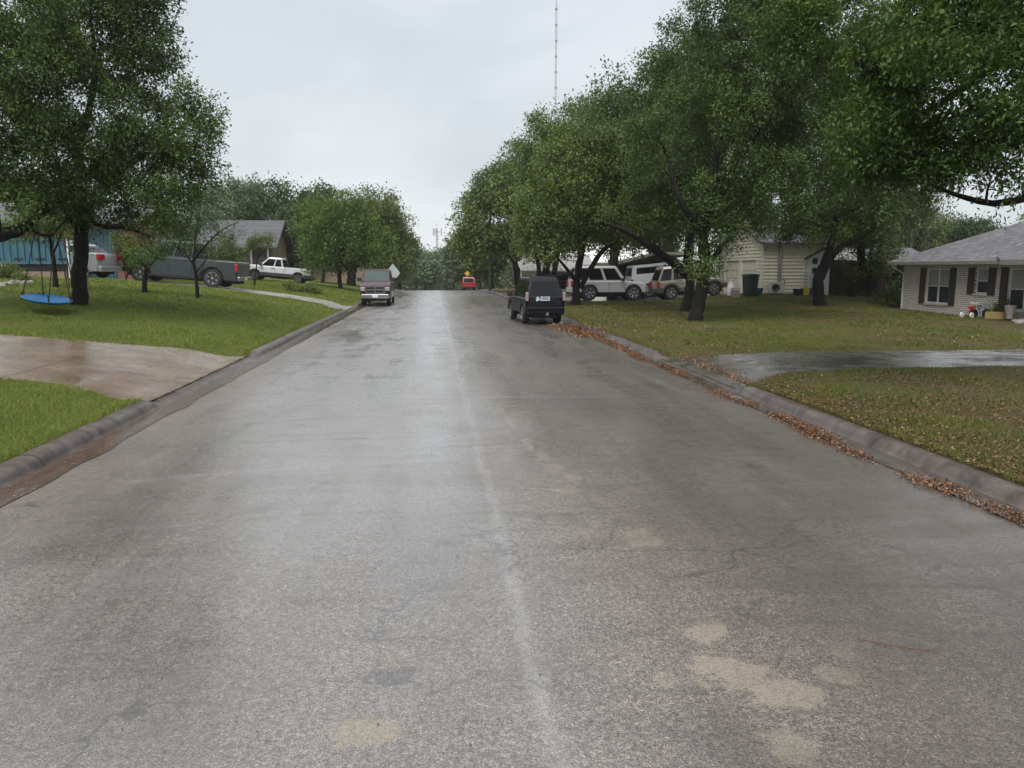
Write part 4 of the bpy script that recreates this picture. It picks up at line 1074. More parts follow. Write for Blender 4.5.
# ------------------------------------------------------------------ vehicles
def wheel(parent, x, y, r, w, side, rimmat='alloy', spokes=6, name='wheel'):
    """tyre with a child rim, axis along y"""
    s = side
    t_ = MB(); t_.lathe([(r*.62, -w/2), (r*.9, -w/2), (r*.98, -w*.38), (r, -w*.2), (r, w*.2), (r*.98, w*.38), (r*.9, w/2), (r*.62, w/2)], axis='y', n=28)
    o = t_.build(name, 'rubber', parent, smooth=35, loc=(x, y, r))
    q = MB(); yo = s*w*.42
    q.lathe([(r*.66, yo), (r*.66, yo+s*.03), (r*.60, yo+s*.035), (r*.58, yo-s*.02), (r*.50, yo-s*.09), (.0, yo-s*.1)], axis='y', n=24)
    rb = q.build('rim_well', 'alloy_dark', o, smooth=40)
    q = MB()
    q.lathe([(r*.655, yo+s*.002), (r*.655, yo+s*.034), (r*.585, yo+s*.034), (r*.585, yo+s*.002)], axis='y', n=24)
    q.lathe([(r*.16, yo-s*.06), (r*.16, yo+s*.02), (0, yo+s*.03)], axis='y', n=14)
    for k in range(spokes):
        a = 2*PI*k/spokes+.3
        c_, s_ = math.cos(a), math.sin(a)
        q.bar((c_*r*.1, yo, s_*r*.1), (c_*r*.61, yo+s*.012, s_*r*.61), r*.15, .03, up=(0, 1, 0))
    q.build('rim', rimmat, o, smooth=35)
    return o

def arch_poly(xf, xr, z0, wheels, ra, n=10):
    """bottom edge from front to rear with wheel arches"""
    pts = [(xf, z0)]
    for wx, wz in sorted(wheels, key=lambda a: -a[0]):
        dz = z0-wz; half = math.sqrt(max(ra*ra-dz*dz, .01)); a0 = math.atan2(dz, half)
        for k in range(n+1):
            a = a0+(PI-2*a0)*k/n
            pts.append((wx+ra*math.cos(a), wz+ra*math.sin(a)))
    pts.append((xr, z0)); return pts

def body_shell(mb, poly, W, topset, ends, crown=.05, tuck=.05):
    """poly extruded across the width with rounded shoulders and rounded plan corners"""
    ysl = [(-1, 1), (-.975, .45), (-.9, .0), (-.5, -.0), (0, -.0), (.5, 0), (.9, 0), (.975, .45), (1, 1)]
    n = len(poly); v = []
    xf, xr = ends
    for fy, k in ysl:
        for i, (x, z) in enumerate(poly):
            zz = z-(tuck*k if i in topset else 0)+(0 if i not in topset else crown*(1-fy*fy)*.5)
            e = 0
            if x > xf-.35: e = -(abs(fy)**3)*.13*min(1, (x-(xf-.35))/.35)
            if x < xr+.35: e = (abs(fy)**4)*.16*min(1, ((xr+.35)-x)/.35)
            v.append((x+e, fy*W/2, zz))
    f = [tuple(range(n))[::-1], tuple((len(ysl)-1)*n+i for i in range(n))]
    for s in range(len(ysl)-1):
        for i in range(n): f.append((s*n+i, s*n+(i+1) % n, (s+1)*n+(i+1) % n, (s+1)*n+i))
    mb.add(v, f)

def lerp(a, b, t): return tuple(a[i]+(b[i]-a[i])*t for i in range(3))
def panel(mb, q, u0, u1, v0, v1, off=.008, rnd=.0):
    """patch on the bilinear quad q (bl, br, tr, tl) pushed out along its normal"""
    def pt(u, v): return lerp(lerp(q[0], q[1], u), lerp(q[3], q[2], u), v)
    a, b_, c, d = Vector(q[0]), Vector(q[1]), Vector(q[2]), Vector(q[3])
    n = ((b_-a).cross(d-a)).normalized()*off
    P4 = [pt(u0, v0), pt(u1, v0), pt(u1, v1), pt(u0, v1)]
    top = [tuple(Vector(p)+n) for p in P4]; bot = [tuple(Vector(p)-n*.5) for p in P4]
    mb.add(bot+top, [(0, 3, 2, 1), (4, 5, 6, 7), (0, 1, 5, 4), (1, 2, 6, 5), (2, 3, 7, 6), (3, 0, 4, 7)])

def greenhouse(parent, xr0, xf0, xr1, xf1, zb, zt, wb, wt, paint, side_cuts, rear=True, glass='glass', pillars='same', v0=.12, v1=.9, front_glass='glass_screen'):
    """cabin: ring at belt, ring below roof, domed roof; windows as separate children"""
    mb = MB()
    ring = lambda xr, xf, w, z: [(xr, -w, z), (xf, -w, z), (xf, w, z), (xr, w, z)]
    rings = [ring(xr0, xf0, wb, zb-.04), ring(xr1, xf1, wt, zt-.07), ring(xr1+.05, xf1-.06, wt-.06, zt-.015), ring(xr1+.3, xf1-.3, wt-.25, zt+.012)]
    v = [p for q in rings for p in q]; f = [(12, 13, 14, 15), (3, 2, 1, 0)]
    for k in range(3):
        for i in range(4): f.append((k*4+i, k*4+(i+1) % 4, (k+1)*4+(i+1) % 4, (k+1)*4+i))
    mb.add(v, f)
    mb.build('cabin', paint, parent, smooth=28, bevel=.045)
    r0, r1 = rings[0], rings[1]
    # sides
    for s in (-1, 1):
        if s < 0: q = (r0[0], r0[1], r1[1], r1[0])
        else: q = (r0[2], r0[3], r1[3], r1[2])
        for (a, b_) in side_cuts:
            g_ = MB()
            if s < 0: panel(g_, q, a, b_, v0, v1)
            else: panel(g_, q, 1-b_, 1-a, v0, v1)
            g_.build('side_window', glass, parent)
    g_ = MB(); panel(g_, (r0[1], r0[2], r1[2], r1[1]), .05, .95, .1, .92); g_.build('windscreen', front_glass, parent)
    if rear:
        g_ = MB(); panel(g_, (r0[3], r0[0], r1[0], r1[3]), .08, .92, .15, .88); g_.build('rear_window', glass, parent)

def mirrors(parent, x, w, z, m, s=1.0):
    for k in (-1, 1):
        mb = MB(); mb.box(x-.08, x+.08, k*(w+.02) if k > 0 else k*(w+.24*s), k*(w+.24*s) if k > 0 else k*(w+.02), z-.02, z+.19*s)
        mb.bar((x, k*(w-.02), z+.03), (x, k*(w+.06), z+.03), .05)
        mb.build('mirror', m, parent, bevel=.03)

def handles(parent, xs_, w, z, m):
    for k in (-1, 1):
        for x in xs_:
            MB().box(x-.09, x+.09, min(k*(w-.005), k*(w+.035)), max(k*(w-.005), k*(w+.035)), z-.02, z+.02).build('door_handle', m, parent, bevel=.008)

def seams(parent, xs_, w, z0, z1):
    for k in (-1, 1):
        for x in xs_:
            MB().box(x-.009, x+.009, min(k*(w-.01), k*(w+.003)), max(k*(w-.01), k*(w+.003)), z0, z1).build('door_gap', 'dark', parent)

def plate(parent, x, z, w=.32, h=.16, face=-1):
    mb = MB(); mb.box(x-.01, x+.01, -w/2, w/2, z-h/2, z+h/2); o = mb.build('number_plate', 'plate', parent)
    return o

def pickup(name, label, loc, rz, paint, L=5.6, W=1.85, Hh=1.88, wb=3.5, r=.39, crew=True, lower=None, rim='alloy', tilt=0, group='parked pickups', ram=False, shell=False, flare=False):
    o = thing(name, label, 'pickup', loc, rz, group); o.rotation_euler = (0, tilt, rz)
    xf, xr = L/2, -L/2; wf = xf-.92*L/5.6; wr = wf-wb
    belt = Hh*(.665 if ram else .615); cowl = Hh*(.675 if ram else .63); hood = Hh*(.615 if ram else .63); z0 = .45; ra = r+.09
    cab_f = wf-.28; cab_r = cab_f-(2.55 if crew else 1.95)
    bed_x = cab_r-.03
    # front clip and cab lower body
    bot = arch_poly(xf-.02, bed_x, z0, [(wf, r)], ra)
    top = [(bed_x, belt), (cab_f-.1, belt), (cab_f+.15, cowl), (xf-.35, hood-.03), (xf-.04, hood-.15), (xf, hood-.35), (xf, z0+.1)]
    poly = bot+top; ts = set(range(len(bot), len(bot)+4))
    mb = MB(); body_shell(mb, poly, W, ts, (xf, bed_x-5)); mb.build('body', paint, o, smooth=32)
    # bed: side panels, floor, front wall
    mb = MB()
    bp = arch_poly(bed_x-.02, xr+.03, z0, [(wr, r)], ra)+[(xr+.03, belt+.0), (bed_x-.02, belt+.0)]
    for k in (-1, 1):
        a, b_ = sorted((k*W/2*.99, k*(W/2-.09)))
        mb.prism(bp, a, b_, 'y')
    mb.box(xr+.06, bed_x-.03, -W/2+.09, W/2-.09, z0+.1, z0+.2); mb.box(bed_x-.09, bed_x-.03, -W/2+.09, W/2-.09, z0+.2, belt-.01)
    mb.build('bed', paint, o, bevel=.015)
    MB().box(xr-.01, xr+.055, -W/2+.1, W/2-.1, z0+.12, belt-.005).build('tailgate', paint, o, bevel=.02)
    # dark under-body and wheel housings
    mb = MB(); mb.box(xr+.15, xf-.15, -W*.3, W*.3, .28, z0+.12)
    for wx in (wf, wr): mb.box(wx-ra, wx+ra, -W/2+.12, W/2-.12, z0, r+ra*.98)
    mb.build('chassis', 'dark', o)
    ww = W/2*.86
    cuts = [(.06, .43), (.48, .90)] if crew else [(.07, .36), (.42, .90)]
    xr1 = cab_r+(.12 if crew else .2)
    greenhouse(o, cab_r+.02, cab_f+.02, xr1, cab_f-.72, belt, Hh, W/2*.95, ww, paint, cuts)
    handles(o, [cab_f-1.0, cab_f-2.05] if crew else [cab_f-1.1], W/2, belt-.12, 'chrome' if ram else 'black_plastic')
    seams(o, [cab_f-.05, cab_f-1.2, cab_r+.15] if crew else [cab_f-.05, cab_f-1.25], W/2, z0+.06, belt-.06)
    mirrors(o, cab_f-.2, W/2, belt+.02, 'black_plastic', 1.15)
    for wx in (wf, wr):
        for k in (-1, 1): wheel(o, wx, k*(W/2-.14), r, .26, k, rim)
    # bumpers
    mb = MB(); mb.box(xr-.16, xr, -W/2*.93, W/2*.93, z0+.02, z0+.22); mb.build('rear_bumper', 'chrome', o, bevel=.03)
    mb = MB(); mb.prism([(-W/2*.9, z0-.0), (W/2*.9, z0), (W/2*.97, z0+.1), (W/2*.9, z0+.24), (-W/2*.9, z0+.24), (-W/2*.97, z0+.1)], xf-.06, xf+.1, 'x'); mb.build('front_bumper', 'chrome' if ram else (lower or paint), o, bevel=.03)
    for k in (-1, 1):
        a, b_ = sorted((k*(W/2-.17), k*(W/2+.004)))
        MB().box(xr-.015, xr+.12, a, b_, belt-.48, belt-.08).build('taillight', 'red_lens', o, bevel=.015)
        a, b_ = sorted((k*(W/2-(.30 if ram else .42)), k*(W/2-.03)))
        MB().box(xf-.16, xf+.012, a, b_, hood-.42, hood-.2).build('headlight', 'clear_lens', o, bevel=.02)
    gr = MB(); gr.box(xf-.05, xf+.02, -W/2+(.32 if ram else .44), W/2-(.32 if ram else .44), hood-.56, hood-.14); g1 = gr.build('grille', 'dark', o)
    mb = MB()
    if ram:
        mb.bar((xf+.03, -W/2+.32, hood-.18), (xf+.03, W/2-.32, hood-.18), .04, .05); mb.bar((xf+.03, -W/2+.32, hood-.54), (xf+.03, W/2-.32, hood-.54), .04, .05)
        mb.bar((xf+.03, -W/2+.32, hood-.35), (xf+.03, W/2-.32, hood-.35), .05, .07); mb.bar((xf+.035, 0, hood-.56), (xf+.035, 0, hood-.16), .05, .1)
        for k in (-1, 1): mb.bar((xf+.03, k*(W/2-.33), hood-.56), (xf+.03, k*(W/2-.33), hood-.16), .04, .05)
        mb.build('grille_bars', 'chrome', g1)
    else:
        mb.bar((xf+.03, -W/2+.3, hood-.34), (xf+.03, W/2-.3, hood-.34), .03, .05); mb.build('grille_bars', 'chrome', g1)
    plate(o, xf+.11 if ram else xr-.17, z0+.13)
    if lower:
        for k in (-1, 1):
            mb = MB()
            a, b_ = sorted((k*(W/2-.02), k*(W/2+.012)))
            zt_ = z0+.24
            mb.box(wr+ra+.02, wf-ra-.02, a, b_, z0-.02, zt_)
            mb.box(xr+.02, wr-ra-.02, a, b_, z0-.02, zt_); mb.box(wf+ra+.02, xf-.05, a, b_, z0-.02, zt_)
            for wx in (wf, wr):
                n = 12
                for i in range(n):
                    t0, t1 = PI*i/n, PI*(i+1)/n
                    mb.prism([(wx+math.cos(t0)*ra, r+math.sin(t0)*ra), (wx+math.cos(t0)*(ra+.08), r+math.sin(t0)*(ra+.08)), (wx+math.cos(t1)*(ra+.08), r+math.sin(t1)*(ra+.08)), (wx+math.cos(t1)*ra, r+math.sin(t1)*ra)], a, b_, 'y')
            mb.build('lower_cladding', lower, o)
    if flare:
        mb = MB()
        for k in (-1, 1):
            a, b_ = sorted((k*(W/2-.05), k*(W/2+.02)))
            for wx in (wf, wr):
                for i in range(14):
                    t0, t1 = PI*i/14, PI*(i+1)/14
                    mb.prism([(wx+math.cos(t0)*(ra-.03), r+math.sin(t0)*(ra-.03)), (wx+math.cos(t0)*(ra+.03), r+math.sin(t0)*(ra+.03)), (wx+math.cos(t1)*(ra+.03), r+math.sin(t1)*(ra+.03)), (wx+math.cos(t1)*(ra-.03), r+math.sin(t1)*(ra-.03))], a, b_, 'y')
        mb.build('wheel_flare', 'black_plastic', o)
        MB().box(cab_r, cab_f, -W/2-.04, -W/2+.1, z0-.08, z0-.03).box(cab_r, cab_f, W/2-.1, W/2+.04, z0-.08, z0-.03).build('running_board', 'black_plastic', o, bevel=.01)
    if shell:
        s0 = thing('x', None, None); bpy.data.objects.remove(s0)
        mb = MB(); z1 = Hh-.03
        rg = lambda a, b_, w, z: [(a, -w, z), (b_, -w, z), (b_, w, z), (a, w, z)]
        rings = [rg(xr+.02, bed_x, W/2*.97, belt+.005), rg(xr+.16, bed_x, W/2*.87, z1-.06), rg(xr+.22, bed_x-.04, W/2*.8, z1)]
        v = [p for q in rings for p in q]; f = [(8, 9, 10, 11), (3, 2, 1, 0)]
        for k in range(2):
            for i in range(4): f.append((k*4+i, k*4+(i+1) % 4, (k+1)*4+(i+1) % 4, (k+1)*4+i))
        mb.add(v, f); sh = mb.build('camper_shell', paint, o, smooth=28, bevel=.02)
        r0, r1 = rings[0], rings[1]
        for q in ((r0[0], r0[1], r1[1], r1[0]), (r0[2], r0[3], r1[3], r1[2])):
            g_ = MB(); panel(g_, q, .13, .87, .3, .85); g_.build('side_window', 'glass', sh)
        g_ = MB(); panel(g_, (r0[3], r0[0], r1[0], r1[3]), .08, .92, .15, .88); g_.build('rear_window', 'glass', sh)
    return o

def suv(name, label, loc, rz, paint, L=4.7, W=1.8, Hh=1.85, wb=2.75, r=.37, z0=.42, belt=None, lower=None, rim='alloy', tilt=0, cuts=((.03, .27), (.32, .59), (.64, .93)), rake_r=.28, hoodl=1.15, tail='red_lens', rack=True, group='parked SUVs', sedan=False, fo=.82, tailpos=None, cat='SUV', tw=.84):
    o = thing(name, label, cat, loc, rz, group); o.rotation_euler = (0, tilt, rz)
    xf, xr = L/2, -L/2; wf = xf-fo; wr = wf-wb; ra = r+.07
    belt = belt or Hh*.565; hood = belt-.03
    bot = arch_poly(xf-.02, xr+.02, z0, [(wf, r), (wr, r)], ra)
    cf = xf-hoodl
    if sedan:
        top = [(xr, z0+.15), (xr-.02, belt-.12), (xr+.06, belt+.02), (xr+.75, belt+.03), (cf, belt), (cf+.3, belt-.02), (xf-.3, belt-.14), (xf-.03, belt-.28), (xf, z0+.15)]
    else:
        top = [(xr, z0+.15), (xr, belt-.1), (xr+.03, belt), (cf-.05, belt), (cf+.2, hood), (xf-.3, hood-.07), (xf-.04, hood-.2), (xf, z0+.15)]
    poly = bot+top; ts = set(range(len(bot)+2, len(poly)-2))
    mb = MB(); body_shell(mb, poly, W, ts, (xf, xr)); mb.build('body', paint, o, smooth=32)
    mb = MB(); mb.box(xr+.2, xf-.2, -W*.3, W*.3, .24, z0+.1)
    for wx in (wf, wr): mb.box(wx-ra, wx+ra, -W/2+.12, W/2-.12, z0, r+ra*.98)
    mb.build('chassis', 'dark', o)
    ww = W/2*(.76 if sedan else tw)
    if sedan: greenhouse(o, xr+.55, cf+.1, xr+1.25, cf-.75, belt, Hh, W/2*.93, ww, paint, cuts)
    else: greenhouse(o, xr+.03, cf+.02, xr+rake_r, cf-.62, belt, Hh, W/2*.95, ww, paint, cuts)
    handles(o, [cf-1.0, cf-1.95], W/2, belt-.13, paint)
    seams(o, [cf-.1, cf-1.12, cf-2.1], W/2, z0+.08, belt-.06)
    mirrors(o, cf-.25, W/2, belt+.0, 'black_plastic' if paint in ('p_black', 'p_pearl') else paint)
    for wx in (wf, wr):
        for k in (-1, 1): wheel(o, wx, k*(W/2-.13), r, .23, k, rim, 5 if sedan else 6)
    MB().box(xr-.06, xr+.1, -W/2*.95, W/2*.95, z0-.02, z0+.26).build('rear_bumper', lower or paint, o, bevel=.04)
    MB().prism([(-W/2*.86, z0-.02), (W/2*.86, z0-.02), (W/2*.9, z0+.26), (-W/2*.9, z0+.26)], xf-.06, xf+.06, 'x').build('front_bumper', lower or paint, o, bevel=.04)
    tz0, tz1 = tailpos or ((belt-.3, belt-.02) if sedan else (belt-.38, belt+.02))
    for k in (-1, 1):
        a, b_ = sorted((k*(W/2-(.42 if sedan else (.10 if tail == 'pink_lens' else .16))), k*(W/2+.003)))
        MB().box(xr-.02, xr+.16, a, b_, tz0+.0, tz1).build('taillight', tail, o, bevel=.02)
        a, b_ = sorted((k*(W/2-.45), k*(W/2-.09)))
        MB().box(xf-.2, xf+.008, a, b_, hood-.4, hood-.22).build('headlight', 'clear_lens', o, bevel=.03)
    MB().box(xf-.05, xf+.015, -W/2+.48, W/2-.48, hood-.42, hood-.2).build('grille', 'dark', o, bevel=.01)
    if rack:
        mb = MB()
        for k in (-1, 1):
            mb.bar((xr+.55, k*ww*.86, Hh+.045), (cf-.85, k*ww*.86, Hh+.045), .035, .03)
            for x in (xr+.6, (xr+cf)/2, cf-.9): mb.bar((x, k*ww*.86, Hh-.02), (x, k*ww*.86, Hh+.04), .03)
        mb.build('roof_rails', 'black_plastic', o)
    if lower:
        for k in (-1, 1):
            mb = MB()
            a, b_ = sorted((k*(W/2-.02), k*(W/2+.014)))
            mb.box(wr+ra+.02, wf-ra-.02, a, b_, z0-.02, z0+.22); mb.box(xr+.02, wr-ra-.02, a, b_, z0-.02, z0+.3); mb.box(wf+ra+.02, xf-.08, a, b_, z0-.02, z0+.28)
            for wx in (wf, wr):
                for i in range(14):
                    t0, t1 = PI*i/14, PI*(i+1)/14
                    mb.prism([(wx+math.cos(t0)*ra, r+math.sin(t0)*ra), (wx+math.cos(t0)*(ra+.09), r+math.sin(t0)*(ra+.09)), (wx+math.cos(t1)*(ra+.09), r+math.sin(t1)*(ra+.09)), (wx+math.cos(t1)*ra, r+math.sin(t1)*ra)], a, b_, 'y')
            mb.build('lower_cladding', lower, o)
    o['dims'] = 0; del o['dims']
    return o

def slope(x, Y, rz, d=1.7):
    """pitch for a vehicle at x,Y heading rz so that it lies on the ground"""
    dx, dy = math.cos(rz)*d, math.sin(rz)*d
    return -math.atan2(Hf(x+dx, Y+dy)-Hf(x-dx, Y-dy), 2*d)
def put(x, Y): return (x, Y, Hf(x, Y)+.012)

# maroon pickup facing the camera on the left
rz = R(-90)
pickup('pickup_truck', 'maroon pickup with chrome grille parked at the left kerb facing the viewer', (-3.45, 48.0, .02), rz, 'p_maroon', L=5.7, W=1.72, Hh=2.1, wb=3.5, r=.4, crew=True, ram=True)
# grey crew-cab on the pale driveway
x, Y = -13.15, 42.7; rz = R(180-6)
tl = slope(x, Y, rz)
pickup('pickup_truck', 'slate grey crew-cab pickup with black alloy wheels on the left driveway', (x, Y, (Hf(x-1.7, Y+.15)+Hf(x+1.7, Y-.15))/2+.012), rz, 'p_grey', L=6.0, W=1.95, Hh=2.28, wb=3.75, r=.50, crew=True, rim='alloy', tilt=tl, flare=True)
# white two-tone pickup
x, Y = -12.3, 63.5; rz = R(180-3)
pickup('pickup_truck', 'white extended-cab pickup with charcoal lower body in front of the slate-roofed house', (x, Y, Hf(x, Y)+.01), rz, 'p_white', L=5.35, W=1.8, Hh=1.88, wb=3.35, r=.37, crew=False, lower='p_cladding', tilt=slope(x, Y, rz))
# silver sedan and the white hatch behind it
x, Y = -18.45, 41.6; rz = R(180-14)
sed = suv('sedan_car', 'silver sedan with red taillights parked by the brick garage on the left', (x, Y, Hf(x, Y)+.012), rz, 'p_silver', L=4.5, W=1.75, Hh=1.72, wb=2.65, r=.37, z0=.38, belt=1.24, sedan=True, cuts=((.12, .46), (.51, .93)), rack=False, hoodl=1.2, tilt=slope(x, Y, rz), group='cars on the brick house drive', cat='car')
x, Y = P(83, 270, 44.6)[0]-2.6, 45.0; rz = R(180-14)
suv('hatchback_car', 'white car with red taillight mostly hidden behind the left oak trunk', (x, Y, Hf(x, Y)+.1), rz, 'p_white', L=4.3, W=1.75, Hh=1.9, wb=2.6, r=.33, z0=.34, cuts=((.05, .3), (.35, .6), (.65, .93)), rack=False, group='cars on the brick house drive', cat='car')
# red SUV
suv('compact_suv', 'small red SUV driving away at the crest of the road', (4.15, 98.5, float(road_z(98.5))+.02), R(90), 'p_red', L=4.2, W=1.66, Hh=1.7, wb=2.6, r=.34, group='vehicles on the road', cat='car')
# black SUV at right kerb
bx, bY = 4.08, 31.8
bl = suv('parked_suv', 'black SUV parked at the right kerb seen from behind beside a heap of fallen leaves', (bx, bY, .02), R(94.5), 'p_black', L=4.3, W=1.56, Hh=1.84, wb=2.6, r=.37, z0=.42, tail='pink_lens', tailpos=(.92, 1.26), group='vehicles on the road', tw=.72, rake_r=.36)
mb = MB()
for k in (-1, 1): mb.box(-2.4, -2.35, min(k*.2, k*.24), max(k*.2, k*.24), .5, .58)
pl = MB().box(-2.22, -2.19, -.14, .22, .93, 1.09).build('number_plate', 'plate', bl)
mb = MB()
for i in range(6): mb.box(-2.224, -2.221, -.10+i*.05, -.07+i*.05, .965, 1.045)
mb.box(-2.224, -2.221, -.06, .14, 1.058, 1.078); mb.build('plate_marks', 'ink', pl)
st = MB(); st.lathe([(.045, -2.205), (.06, -2.2), (.0, -2.19)], c=(0, .33, 1.03), axis='x', n=10); st.lathe([(.035, -2.205), (.045, -2.2), (0, -2.19)], c=(0, .36, .95), axis='x', n=10); st.lathe([(.03, -2.205), (.04, -2.2), (0, -2.19)], c=(0, .28, .97), axis='x', n=10)
st.build('sticker', 'sticker', bl)
MB().bar((-2.25, 0, .4), (-2.5, 0, .4), .06).lathe([(.0, .4), (.035, .42), (.045, .45), (.035, .485), (0, .5)], c=(-2.48, 0, 0), n=12).build('tow_hitch', 'steel', bl, smooth=40)
MB().box(-2.2, -2.17, -.62, .62, .5, .56).build('bumper_step', 'black_plastic', bl)
MB().bar((-1.86, -.02, 1.34), (-1.9, -.4, 1.36), .02).build('rear_wiper', 'black_plastic', bl)
# white SUV, camper pickup and beige SUV on the garage drive
x, Y = P(606.5, 300, 48.2)[0], 48.2
suv('parked_suv', 'large white SUV with dark windows parked side-on under the oaks', put(x, Y), R(-1), 'p_pearl', L=4.8, W=1.9, Hh=2.13, wb=2.75, r=.47, z0=.52, fo=.9, hoodl=1.35, rim='alloy', tilt=slope(x, Y, 0), group='vehicles on the garage drive')
x, Y = P(668, 300, 51.6)[0], 51.6
pickup('pickup_truck', 'white pickup with a camper shell standing between the white and the beige SUV', put(x, Y), R(0), 'p_white', L=5.4, W=1.85, Hh=2.2, wb=3.4, r=.42, crew=False, shell=True, tilt=slope(x, Y, 0), group='vehicles on the garage drive')
x, Y = P(688.5, 300, 46.9)[0], 46.9
suv('parked_suv', 'beige SUV with taupe lower body parked nose to the cream garage', put(x, Y), R(0), 'p_beige', L=4.35, W=1.8, Hh=2.02, wb=2.72, r=.43, z0=.48, lower='p_beige_dark', cuts=((.04, .26), (.31, .58), (.63, .93)), tilt=slope(x, Y, 0), group='vehicles on the garage drive', rake_r=.42)
x, Y = P(566, 290, 66)[0], 66
suv('parked_suv', 'dark SUV half hidden under the trees in front of a pale house far right', put(x, Y), R(20), 'p_black', L=4.5, W=1.8, Hh=1.75, group='vehicles on the far drive')

# ------------------------------------------------------------------ buildings
def lap_wall(mb, a, b, z0, z1, step=.205, depth=.05, cut=None):
    """horizontal lap siding between plan points a and b (outer side to the right of a->b)"""
    a = np.array(a, float); b = np.array(b, float); d = (b-a)/np.linalg.norm(b-a); nrm = np.array([d[1], -d[0]])
    L = np.linalg.norm(b-a); z = z0
    while z < z1-.01:
        zt = min(z+step, z1)
        s0, s1 = 0, L
        if cut:
            s0, s1 = cut(z, zt, L)
            if s1-s0 < .05: z = zt; continue
        p, q = a+d*s0, a+d*s1
        v = [(*(p+nrm*depth), z), (*(q+nrm*depth), z), (*(q+nrm*.004), zt), (*(p+nrm*.004), zt), (*(p-nrm*.05), z), (*(q-nrm*.05), z), (*(q-nrm*.05), zt), (*(p-nrm*.05), zt)]
        mb.add(v, [(0, 1, 2, 3), (0, 4, 5, 1), (3, 2, 6, 7), (4, 7, 6, 5), (0, 3, 7, 4), (1, 5, 6, 2)])
        z = zt

def slab_roof(mb, pts, th=.12):
    """roof plane given by its corner points, thickened downwards"""
    n = len(pts); v = [tuple(p) for p in pts]+[(p[0], p[1], p[2]-th) for p in pts]
    mb.add(v, [tuple(range(n)), tuple(range(2*n-1, n-1, -1))]+[(i, n+i, n+(i+1) % n, (i+1) % n) for i in range(n)])

